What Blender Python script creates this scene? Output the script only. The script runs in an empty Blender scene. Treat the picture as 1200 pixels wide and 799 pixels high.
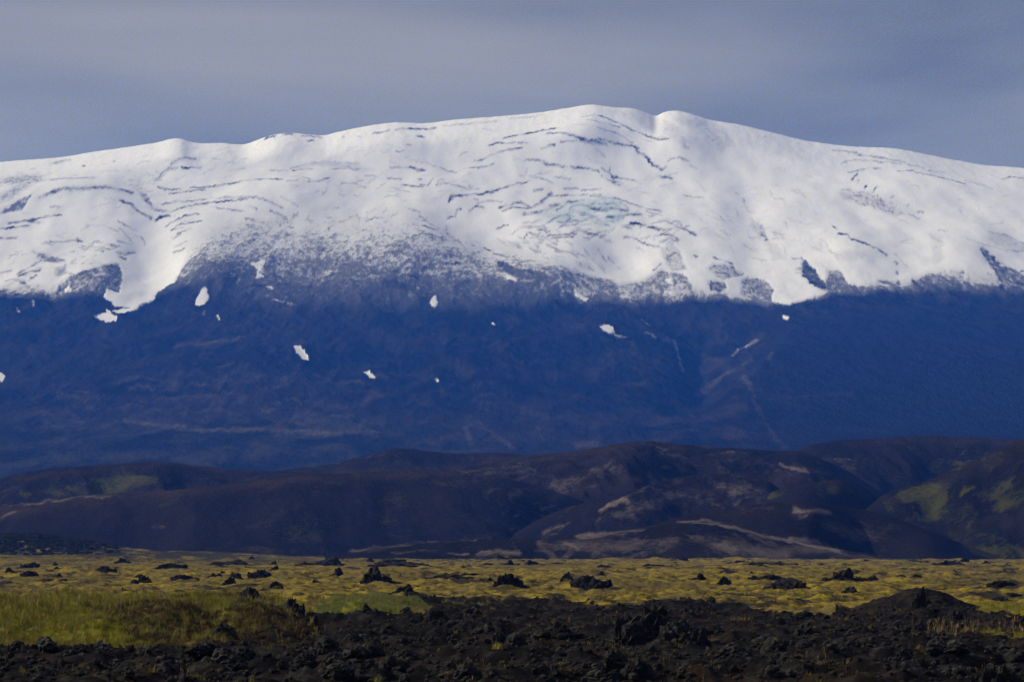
import bpy, math, random
import numpy as np
from mathutils import Vector, noise as mnoise

random.seed(7)
rng = np.random.default_rng(11)
scene = bpy.context.scene
COL = scene.collection

# ------------------------------------------------------------------ camera
F = 3333.0            # focal length in pixels of the 1200 x 799 photograph
EYE = 3.5
HORIZON = 647.0
PITCH = math.atan((HORIZON - 399.5) / F)
cam_data = bpy.data.cameras.new('camera')
cam_data.sensor_width = 36.0
cam_data.lens = 36.0 * F / 1200.0
cam_data.clip_start = 1.0
cam_data.clip_end = 60000.0
cam = bpy.data.objects.new('camera', cam_data)
COL.objects.link(cam)
cam.location = (0, 0, EYE)
cam.rotation_euler = (math.pi / 2 + PITCH, 0, 0)
scene.camera = cam

# ------------------------------------------------------------------ light
SUN_EL = math.radians(28.0)
SUN_AZ = math.radians(-76.0)        # clockwise from +Y (the view direction): from the left
SUN_STRENGTH = 4.55
SKY_STRENGTH = 0.10

world = bpy.data.worlds.new('World')
scene.world = world
world.use_nodes = True
nt = world.node_tree
nt.nodes.clear()
def N(tree, kind, **kw):
    n = tree.nodes.new(kind)
    for k, v in kw.items():
        setattr(n, k, v)
    return n
w_out = N(nt, 'ShaderNodeOutputWorld')
w_bg = N(nt, 'ShaderNodeBackground')
w_sky = N(nt, 'ShaderNodeTexSky', sky_type='NISHITA', sun_disc=False)
w_sky.sun_elevation = SUN_EL
w_sky.sun_rotation = SUN_AZ
w_tc = N(nt, 'ShaderNodeTexCoord')
w_map = N(nt, 'ShaderNodeMapping')
w_map.inputs['Scale'].default_value = (2.6, 2.6, 13.0)
w_map.inputs['Location'].default_value = (19.6, 17.4, 5.8)
w_map.inputs['Rotation'].default_value = (0.0, 0.06, 0.0)
w_no = N(nt, 'ShaderNodeTexNoise')
w_no.inputs['Scale'].default_value = 1.25
w_no.inputs['Detail'].default_value = 4.0
w_no.inputs['Roughness'].default_value = 0.42
w_no.inputs['Distortion'].default_value = 0.35
w_ramp = N(nt, 'ShaderNodeValToRGB')
# cloud radiance as seen divided by the background strength
def cl(c):
    return (c[0] / SKY_STRENGTH / 10, c[1] / SKY_STRENGTH / 10, c[2] / SKY_STRENGTH / 10, 1)
w_ramp.color_ramp.elements[0].position = 0.34
w_ramp.color_ramp.elements[0].color = cl((0.112, 0.121, 0.142))
w_ramp.color_ramp.elements[1].position = 0.66
w_ramp.color_ramp.elements[1].color = cl((0.330, 0.333, 0.378))
w_gain = N(nt, 'ShaderNodeVectorMath', operation='SCALE')
w_gain.inputs['Scale'].default_value = 10.0
w_mix = N(nt, 'ShaderNodeMixRGB')
w_mix.inputs['Fac'].default_value = 0.96       # a nearly closed cloud deck over the clear sky
nt.links.new(w_tc.outputs['Generated'], w_map.inputs['Vector'])
nt.links.new(w_map.outputs['Vector'], w_no.inputs['Vector'])
nt.links.new(w_no.outputs['Fac'], w_ramp.inputs['Fac'])
nt.links.new(w_ramp.outputs['Color'], w_gain.inputs[0])
nt.links.new(w_sky.outputs['Color'], w_mix.inputs['Color1'])
nt.links.new(w_gain.outputs['Vector'], w_mix.inputs['Color2'])
nt.links.new(w_mix.outputs['Color'], w_bg.inputs['Color'])
w_bg.inputs['Strength'].default_value = SKY_STRENGTH
nt.links.new(w_bg.outputs['Background'], w_out.inputs['Surface'])

sun_data = bpy.data.lights.new('sun', 'SUN')
sun_data.energy = SUN_STRENGTH
sun_data.angle = math.radians(0.6)
sun_data.color = (1.0, 0.965, 0.92)
sun = bpy.data.objects.new('sun', sun_data)
COL.objects.link(sun)
sun_dir = Vector((math.sin(SUN_AZ) * math.cos(SUN_EL), math.cos(SUN_AZ) * math.cos(SUN_EL), math.sin(SUN_EL)))
sun.rotation_euler = sun_dir.to_track_quat('Z', 'Y').to_euler()
sun.location = (0, 0, 3000)

vs = scene.view_settings
vs.view_transform = 'Standard'
vs.look = 'None'
vs.exposure = 0.0
vs.gamma = 1.0
vs.use_curve_mapping = False
scene.cycles.volume_bounces = 1
scene.cycles.use_denoising = True
scene.cycles.use_adaptive_sampling = False
scene.cycles.denoising_prefilter = 'NONE'

# ------------------------------------------------------------------ helpers
CP, SP = math.cos(PITCH), math.sin(PITCH)

def pix_point(px, py, Y):
    """the point seen at photo pixel (px, py) at forward distance Y"""
    cx = (np.asarray(px, float) - 600.0) / F
    cy = (399.5 - np.asarray(py, float)) / F
    fw = CP - SP * cy
    up = SP + CP * cy
    s = Y / fw
    return cx * s, np.asarray(Y, float) + 0 * s, EYE + up * s

def project(x, y, z):
    zz = z - EYE
    fw = CP * y + SP * zz
    up = -SP * y + CP * zz
    return 600.0 + F * x / fw, 399.5 - F * up / fw

def ground_at(px, py):
    """flat ground (z = 0) under a photo pixel below the horizon"""
    cx = (px - 600.0) / F
    cy = (399.5 - py) / F
    up = SP + CP * cy
    fw = CP - SP * cy
    s = EYE / np.maximum(-up, 1e-6)
    return cx * s, fw * s

def _hash(ix, iy, seed):
    h = (ix.astype(np.int64) * 374761393 + iy.astype(np.int64) * 668265263 + seed * 1442695040888963) & 0xFFFFFFFF
    h = ((h ^ (h >> 13)) * 1274126177) & 0xFFFFFFFF
    h = (h ^ (h >> 16)) & 0xFFFFFFFF
    return h

def perlin(x, y, seed=0):
    ix = np.floor(x); iy = np.floor(y)
    fx = x - ix; fy = y - iy
    ix = ix.astype(np.int64); iy = iy.astype(np.int64)
    u = fx * fx * fx * (fx * (fx * 6 - 15) + 10)
    v = fy * fy * fy * (fy * (fy * 6 - 15) + 10)
    def g(jx, jy, dx, dy):
        a = _hash(jx, jy, seed).astype(float) * (2 * math.pi / 4294967296.0)
        return np.cos(a) * dx + np.sin(a) * dy
    n00 = g(ix, iy, fx, fy); n10 = g(ix + 1, iy, fx - 1, fy)
    n01 = g(ix, iy + 1, fx, fy - 1); n11 = g(ix + 1, iy + 1, fx - 1, fy - 1)
    return 1.5 * ((n00 * (1 - u) + n10 * u) * (1 - v) + (n01 * (1 - u) + n11 * u) * v)

def fbm(x, y, oct=4, seed=0, gain=0.5, lac=2.03):
    a, t, s = 1.0, 0.0, 0.0
    for o in range(oct):
        t = t + a * perlin(x, y, seed + o * 17)
        s += a
        x = x * lac + 13.7; y = y * lac - 7.3
        a *= gain
    return t / s

def ridged(x, y, oct=4, seed=0, gain=0.5):
    a, t, s = 1.0, 0.0, 0.0
    for o in range(oct):
        t = t + a * (1 - np.abs(perlin(x, y, seed + o * 31)) * 2)
        s += a
        x = x * 2.07 + 5.1; y = y * 2.07 - 3.3
        a *= gain
    return t / s

def sstep(a, b, x):
    t = np.clip((x - a) / (b - a), 0, 1)
    return t * t * (3 - 2 * t)

class Canvas:
    """a sheet of values over the photograph's pixels, read back at mesh vertices"""
    X0, X1, Y0, Y1 = -300, 1500, 100, 820
    yy, xx = np.mgrid[100:820, -300:1500].astype(np.float32)
    def __init__(self, v=0.0):
        self.a = np.full(self.xx.shape, v, np.float32)
    def _box(self, pts, pad):
        p = np.array(pts, float)
        x0 = int(max(p[:, 0].min() - pad - self.X0, 0)); x1 = int(min(p[:, 0].max() + pad - self.X0 + 1, 1800))
        y0 = int(max(p[:, 1].min() - pad - self.Y0, 0)); y1 = int(min(p[:, 1].max() + pad - self.Y0 + 1, 720))
        return p, slice(y0, max(y1, y0)), slice(x0, max(x1, x0))
    def dist_line(self, pts, pad):
        p, sy, sx = self._box(pts, pad)
        X = self.xx[sy, sx]; Y = self.yy[sy, sx]
        d = np.full(X.shape, 1e9, np.float32)
        for (ax, ay), (bx, by) in zip(p[:-1], p[1:]):
            L = (bx - ax) ** 2 + (by - ay) ** 2 + 1e-9
            t = np.clip(((X - ax) * (bx - ax) + (Y - ay) * (by - ay)) / L, 0, 1)
            d = np.minimum(d, np.hypot(X - ax - t * (bx - ax), Y - ay - t * (by - ay)))
        return d, sy, sx
    def mask_poly(self, pts, soft):
        pad = soft * 2 + 2
        p, sy, sx = self._box(pts, pad)
        X = self.xx[sy, sx]; Y = self.yy[sy, sx]
        ins = np.zeros(X.shape, bool)
        for (ax, ay), (bx, by) in zip(p, np.roll(p, -1, 0)):
            c = ((ay > Y) != (by > Y)) & (X < (bx - ax) * (Y - ay) / (by - ay + 1e-12) + ax)
            ins ^= c
        d, _, _ = self.dist_line(list(map(tuple, p)) + [tuple(p[0])], pad)
        sd = np.where(ins, d, -d)
        return sstep(-soft, soft, sd), sy, sx
    def poly_to(self, pts, val, soft=1.0, k=1.0):
        m, sy, sx = self.mask_poly(pts, soft)
        self.a[sy, sx] += (val - self.a[sy, sx]) * m * k
    def poly_min(self, pts, val, soft=1.0):
        m, sy, sx = self.mask_poly(pts, soft)
        self.a[sy, sx] += (np.minimum(val, self.a[sy, sx]) - self.a[sy, sx]) * m
    def poly_max(self, pts, val, soft=1.0):
        m, sy, sx = self.mask_poly(pts, soft)
        self.a[sy, sx] = np.maximum(self.a[sy, sx], m * val)
    def cut(self, pts, w, k):
        d, sy, sx = self.dist_line(pts, w * 3 + 2)
        self.a[sy, sx] *= 1 - k * np.exp(-(d / w) ** 2)
    def line_max(self, pts, w, k):
        d, sy, sx = self.dist_line(pts, w * 3 + 2)
        self.a[sy, sx] = np.maximum(self.a[sy, sx], k * np.exp(-(d / w) ** 2))
    def get(self, px, py):
        fx = np.clip(px - self.X0, 0, 1798.99); fy = np.clip(py - self.Y0, 0, 718.99)
        ix = fx.astype(int); iy = fy.astype(int)
        u = fx - ix; v = fy - iy
        a = self.a
        return (a[iy, ix] * (1 - u) + a[iy, ix + 1] * u) * (1 - v) + (a[iy + 1, ix] * (1 - u) + a[iy + 1, ix + 1] * u) * v

def interp(tab, x, col=1):
    t = np.array(tab, float)
    return np.interp(x, t[:, 0], t[:, col])

def smooth_interp(tab, x, col=1):
    """catmull-rom-like smooth polyline"""
    t = np.array(tab, float)
    X, V = t[:, 0], t[:, col]
    m = np.gradient(V, X)
    x = np.clip(np.asarray(x, float), X[0], X[-1])
    i = np.clip(np.searchsorted(X, x) - 1, 0, len(X) - 2)
    h = X[i + 1] - X[i]
    s = (x - X[i]) / h
    return ((2*s**3-3*s**2+1)*V[i] + (s**3-2*s**2+s)*h*m[i] + (-2*s**3+3*s**2)*V[i+1] + (s**3-s**2)*h*m[i+1])

def grid_faces(R, C):
    i = np.arange((R - 1) * (C - 1))
    r, c = i // (C - 1), i % (C - 1)
    a = r * C + c
    return np.stack([a, a + 1, a + C + 1, a + C], 1)

def mesh_from(name, verts, faces, attrs=None, smooth=True):
    me = bpy.data.meshes.new(name)
    nv, nf = len(verts), len(faces)
    me.vertices.add(nv)
    me.vertices.foreach_set('co', np.ascontiguousarray(verts, np.float32).ravel())
    k = faces.shape[1]
    me.loops.add(nf * k)
    me.loops.foreach_set('vertex_index', np.ascontiguousarray(faces, np.int32).ravel())
    me.polygons.add(nf)
    me.polygons.foreach_set('loop_start', np.arange(0, nf * k, k, dtype=np.int32))
    me.update(calc_edges=True)
    me.polygons.foreach_set('use_smooth', np.full(nf, smooth, bool))
    for an, av in (attrs or {}).items():
        at = me.attributes.new(an, 'FLOAT', 'POINT')
        at.data.foreach_set('value', np.ascontiguousarray(av, np.float32).ravel())
    me.validate()
    return me

def add(name, data, mat=None, parent=None, kind=None, label=None, cat=None, group=None, loc=None):
    o = bpy.data.objects.new(name, data)
    COL.objects.link(o)
    if mat is not None and data is not None:
        if len(data.materials) == 0:
            data.materials.append(mat)
    if parent is not None:
        o.parent = parent
    if loc is not None:
        o.location = loc
    tag(o, kind, label, cat, group)
    return o

def tag(o, kind=None, label=None, cat=None, group=None):
    if kind: o['kind'] = kind
    if label: o['label'] = label
    if cat: o['category'] = cat
    if group: o['group'] = group

def submesh(name, verts, faces, attrs, sel):
    f = faces[sel]
    used = np.unique(f)
    remap = np.full(len(verts), -1, np.int64)
    remap[used] = np.arange(len(used))
    return mesh_from(name, verts[used], remap[f], {k: v[used] for k, v in attrs.items()})

# ------------------------------------------------------------------ material helpers
class Mat:
    def __init__(self, name, rough=0.9, spec=0.2):
        self.m = bpy.data.materials.new(name)
        self.m.use_nodes = True
        self.t = self.m.node_tree
        self.b = self.t.nodes['Principled BSDF']
        self.b.inputs['Roughness'].default_value = rough
        self.b.inputs['Specular IOR Level'].default_value = spec
        self.geo = N(self.t, 'ShaderNodeNewGeometry')
    def link(self, a, b): self.t.links.new(a, b)
    def attr(self, name):
        n = N(self.t, 'ShaderNodeAttribute', attribute_name=name)
        return n.outputs['Fac']
    def noise(self, size, detail=4, rough=0.55, stretch=(1, 1, 1), obj=False, dist=0.0):
        mp = N(self.t, 'ShaderNodeMapping')
        mp.inputs['Scale'].default_value = tuple(s / size for s in stretch)
        if obj:
            tc = N(self.t, 'ShaderNodeTexCoord')
            self.link(tc.outputs['Object'], mp.inputs['Vector'])
        else:
            self.link(self.geo.outputs['Position'], mp.inputs['Vector'])
        n = N(self.t, 'ShaderNodeTexNoise')
        n.inputs['Scale'].default_value = 1.0
        n.inputs['Detail'].default_value = detail
        n.inputs['Roughness'].default_value = rough
        n.inputs['Distortion'].default_value = dist
        self.link(mp.outputs['Vector'], n.inputs['Vector'])
        return n.outputs['Fac']
    def math(self, op, a, b=None, clamp=False):
        n = N(self.t, 'ShaderNodeMath', operation=op)
        n.use_clamp = clamp
        for i, v in enumerate((a, b)):
            if v is None: continue
            if isinstance(v, (int, float)): n.inputs[i].default_value = v
            else: self.link(v, n.inputs[i])
        return n.outputs[0]
    def ramp(self, v, a, b):
        n = N(self.t, 'ShaderNodeMapRange')
        n.interpolation_type = 'SMOOTHSTEP'
        self.link(v, n.inputs['Value'])
        n.inputs['From Min'].default_value = a
        n.inputs['From Max'].default_value = b
        return n.outputs['Result']
    def mix(self, f, a, b):
        n = N(self.t, 'ShaderNodeMixRGB')
        for sock, v in (('Fac', f), ('Color1', a), ('Color2', b)):
            if isinstance(v, (int, float)): n.inputs[sock].default_value = v
            elif isinstance(v, tuple): n.inputs[sock].default_value = (*v, 1)
            else: self.link(v, n.inputs[sock])
        return n.outputs['Color']
    def color(self, c): self.link(c, self.b.inputs['Base Color'])
    def bump(self, h, dist, strength=1.0):
        n = N(self.t, 'ShaderNodeBump')
        n.inputs['Distance'].default_value = dist
        n.inputs['Strength'].default_value = strength
        self.link(h, n.inputs['Height'])
        self.link(n.outputs['Normal'], self.b.inputs['Normal'])

# ================================================================== THE MOUNTAIN
RIDGE = [(-320,222),(-200,208),(-100,197),(0,190),(40,187),(75,184),(105,179),(140,174),(180,168),(213,163),(222,166),(262,168),(288,169),
         (305,163),(322,158),(340,156),(362,158),(380,158.5),(400,154),(430,148),(460,144),(500,144.5),(535,140.5),(580,137),(640,131),
         (670,126),(692,123),(720,126),(745,128),(760,133),(768,136),(778,132),(790,130),(805,132),(830,140),(860,145),(900,154),
         (940,164),(980,170),(1010,172.5),(1050,174.5),(1100,184),(1150,193),(1200,197),(1280,206),(1400,224),(1520,244)]
DEPTH = [(100,9700),(125,9300),(160,8900),(190,8620),(250,8000),(310,7400),(360,6900),(420,6200),(490,5250),(520,4720),(550,4250),(600,3800),(640,3500)]
SHOULDER = [(-400,900),(640,640),(700,575),(760,512),(800,474),(830,447),(870,412),(900,384),(920,368),(945,359),(980,352),(1040,347),(1100,347),(1170,348),(1200,346),(1520,352)]

# ---- snow cover painted as positions on the mountain face
SN = Canvas(1.0)
snowline = [(-320,330,350),(0,332,350),(60,335,352),(150,318,352),(215,300,345),(240,252,362),(300,234,378),(350,234,384),(400,238,384),(450,240,380),
            (500,244,382),(560,260,380),(600,280,372),(640,306,364),(680,330,360),(740,332,360),(800,337,354),(850,340,352),(920,348,360),
            (960,338,354),(1000,335,347),(1050,331,347),(1100,318,348),(1160,325,349),(1200,320,347),(1500,320,352)]
xs = SN.xx[0]
yt, yb = interp(snowline, xs, 1), interp(snowline, xs, 2)
wav = 5 * fbm(xs / 30.0, xs * 0, 4, 3)
SN.a[:] = 1 - np.clip((SN.yy - (yt + wav)[None]) / (yb - yt)[None], 0, 1) ** (0.85 - 0.12 * sstep(225, 300, xs) * sstep(660, 560, xs))[None]
def crop(ox, oy, s):
    return lambda pts: [(ox + x / s, oy + y / s) for x, y in pts]
A1 = crop(0, 160, 5); A2 = crop(0, 265, 5); B1 = crop(240, 140, 5); B2 = crop(240, 250, 5)
C1 = crop(480, 120, 5); C2 = crop(480, 225, 5); D1 = crop(660, 120, 5); D2 = crop(700, 235, 5)
E1 = crop(940, 150, 4.615); E2 = crop(940, 250, 4.615); I = lambda p: p
rock_shade_polys = [
    (A2([(340,360),(420,310),(560,265),(640,235),(700,215),(720,290),(700,330),(710,390),(640,390),(560,405),(480,400),(340,410)]),0.34,1.2),
    (A1([(0,245),(130,220),(260,235),(220,290),(140,330),(60,380),(0,400),(0,365),(100,290),(0,280)]),0.66,3),
    (A1([(0,470),(0,445),(110,380),(190,362),(170,390),(130,440),(60,450)]),0.50,1.5),
    (A1([(280,160),(330,140),(410,130),(420,145),(330,165)]),0.66,1.5),
    (A1([(260,270),(560,262),(570,280),(300,290)]),0.72,2),
    (A1([(810,330),(870,340),(900,410),(960,420),(900,430),(850,380)]),0.60,2),
    (A1([(920,270),(960,215),(1040,150),(1150,140),(1120,160),(1030,190)]),0.74,2),
    (A2([(190,150),(260,160),(380,190),(400,220),(330,225),(250,205)]),0.55,2),
    (A2([(330,250),(380,250),(400,290),(340,315),(320,280)]),0.6,2),
    (A2([(110,320),(150,315),(160,345),(115,350)]),0.35,1.2),
    (A2([(690,165),(740,170),(750,195),(690,180)]),0.45,1.2),
    (A2([(1060,260),(1100,220),(1170,180),(1290,190),(1290,330),(1170,380),(1110,370),(1080,320)]),0.42,2),
    (B1([(500,310),(600,265),(700,250),(850,260),(1000,300),(940,310),(800,285),(650,275),(560,300)]),0.75,3),
    (B2([(0,200),(40,185),(110,180),(90,220),(20,230)]),0.66,2),
    (B2([(230,60),(330,60),(480,60),(520,90),(400,120),(300,110),(220,120)]),0.72,4),
    (B2([(330,320),(400,280),(520,300),(560,340),(480,420),(360,400)]),0.45,3),
    (B2([(1030,420),(1100,415),(1180,440),(1180,480),(1060,460)]),0.12,2),
    (C2([(80,290),(190,300),(220,320),(150,360),(60,350)]),0.62,2),
    (C2([(500,440),(540,430),(620,490),(760,530),(820,560),(740,600),(660,580),(560,500)]),0.25,2),
    (C2([(580,290),(640,295),(680,330),(640,340),(590,320)]),0.72,2),
    (C2([(980,430),(1060,430),(1090,480),(1000,470)]),0.62,3),
    (C2([(760,500),(900,490),(1200,520),(1260,640),(1100,650),(900,590)]),0.42,3),
    (D1([(250,40),(420,40),(560,90),(660,150),(720,300),(640,270),(560,200),(420,120),(250,60)]),0.85,4),  # shaded right-facing slope by the dome, painted in as greyer snow cover
    (D1([(680,100),(830,95),(950,160),(990,240),(930,310),(840,250),(820,150),(700,150)]),0.80,4),  # shade on the dome's right flank, likewise painted into the snow cover
    (D2([(640,415),(680,380),(790,385),(880,430),(830,455),(740,480),(700,465)]),0.55,2),
    (D2([(840,470),(890,440),(990,455),(1040,520),(1020,580),(900,575),(840,545)]),0.40,1.5),
    (D2([(650,490),(740,490),(770,520),(720,540),(660,535)]),0.4,1.5),
    (D2([(430,430),(500,440),(550,510),(560,550),(450,540)]),0.4,2),
    (D2([(0,465),(130,490),(270,470),(380,400),(430,440),(450,545),(300,560),(0,560)]),0.45,3),
    (D2([(370,290),(440,260),(480,290),(530,420),(450,430),(400,360)]),0.66,2),
    (D2([(1020,580),(1080,570),(1120,620),(1090,640)]),0.32,1.2),
    (D2([(900,90),(970,140),(1000,200),(960,215),(910,150)]),0.72,3),
    (D2([(980,220),(1060,260),(1110,350),(1040,360)]),0.86,3),
    (E1([(210,360),(330,350),(430,400),(560,480),(500,500),(380,440),(230,400)]),0.70,3),
    (E2([(0,250),(60,310),(130,390),(130,430),(60,400),(0,350)]),0.22,1.5),
    (E2([(130,380),(140,330),(210,335),(250,400),(400,415),(540,410),(540,440),(310,445),(130,460)]),0.36,1.5),
    (E2([(400,375),(520,380),(530,405),(420,395)]),0.5,1.2),
    (E2([(580,400),(680,340),(780,365),(870,400),(870,455),(640,455)]),0.34,4),
    (E2([(185,260),(260,250),(360,275),(290,300),(190,290)]),0.82,2.5),
    (E2([(960,225),(1000,225),(1070,300),(1130,300),(1200,340),(1500,340),(1500,460),(1070,455),(1060,360)]),0.50,2),
    (E2([(1000,140),(1100,135),(1200,170),(1500,230),(1500,260),(1200,215),(1050,200)]),0.80,3),
    (E2([(690,130),(760,160),(770,290),(720,300)]),0.84,4),
]
for pts, v, s in rock_shade_polys:
    SN.poly_min(pts, v * .82 if v > .45 else v, s)
snow_polys = [
    I([(144,306),(170,292),(222,288),(212,318),(205,330),(183,340),(180,349),(168,353),(157,362),(138,367),(132,364),(135,362),(154,357.5),(134,358),(121,350),(126,343),(140,345),(143,333),(145,322)]),
    I([(110,371),(118,366),(124,365),(125,361),(130,366),(136,371),(135,375),(124,374)]),
    I([(848,331),(870,327),(867,341),(852,341)]), I([(780,330),(789,329),(788,336)]), I([(778,343),(792,344),(788,345.5)]),
    I([(294,312),(310,306),(307,320),(302,322),(309,327),(300,329),(303,318)]), I([(318,337),(320,341),(310,338)]),
    A2([(380,375),(410,360),(415,390),(390,395)]),
    I([(905,352),(925,358),(945,352),(968,345),(950,338),(925,335),(908,340)]),
]
for pts in snow_polys:
    SN.poly_to(pts, 1.0, 0.7)
PATCHES = [
    I([(228,364),(229,356),(235,346),(242,344),(248,354),(239,362)]),
    I([(342,415),(350,415),(358,423),(365,432),(355,431),(345,424)]),
    I([(424,439),(432,438.5),(441,448),(434,449)]),
    I([(701,385),(708,382),(720,385),(723,394),(712,394),(702,390)]),
    I([(503,358),(507,349),(511,347),(515,357),(510,364)]),
    I([(-8,436),(3,437),(7,441),(5,448),(-8,449)]),
    I([(588,329),(600,332),(609,337),(606,340),(595,336)]),
    I([(671,342),(690,352),(689,356),(675,350)]),
    I([(574,384),(579,384),(583,390),(578,390)]),
    I([(508,453),(514,453.5),(515,457.5),(510,457)]),
    I([(916,371),(926,371.5),(926,376),(917,376)]),
]
for pts in PATCHES:
    a_ = np.array(pts); c_ = a_.mean(0)
    SN.poly_to(list(map(tuple, c_ + (a_ - c_) * .84)), .80, 1.0)
LN = Canvas(0.0)        # ledges and crevasses cut through the snow
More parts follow.
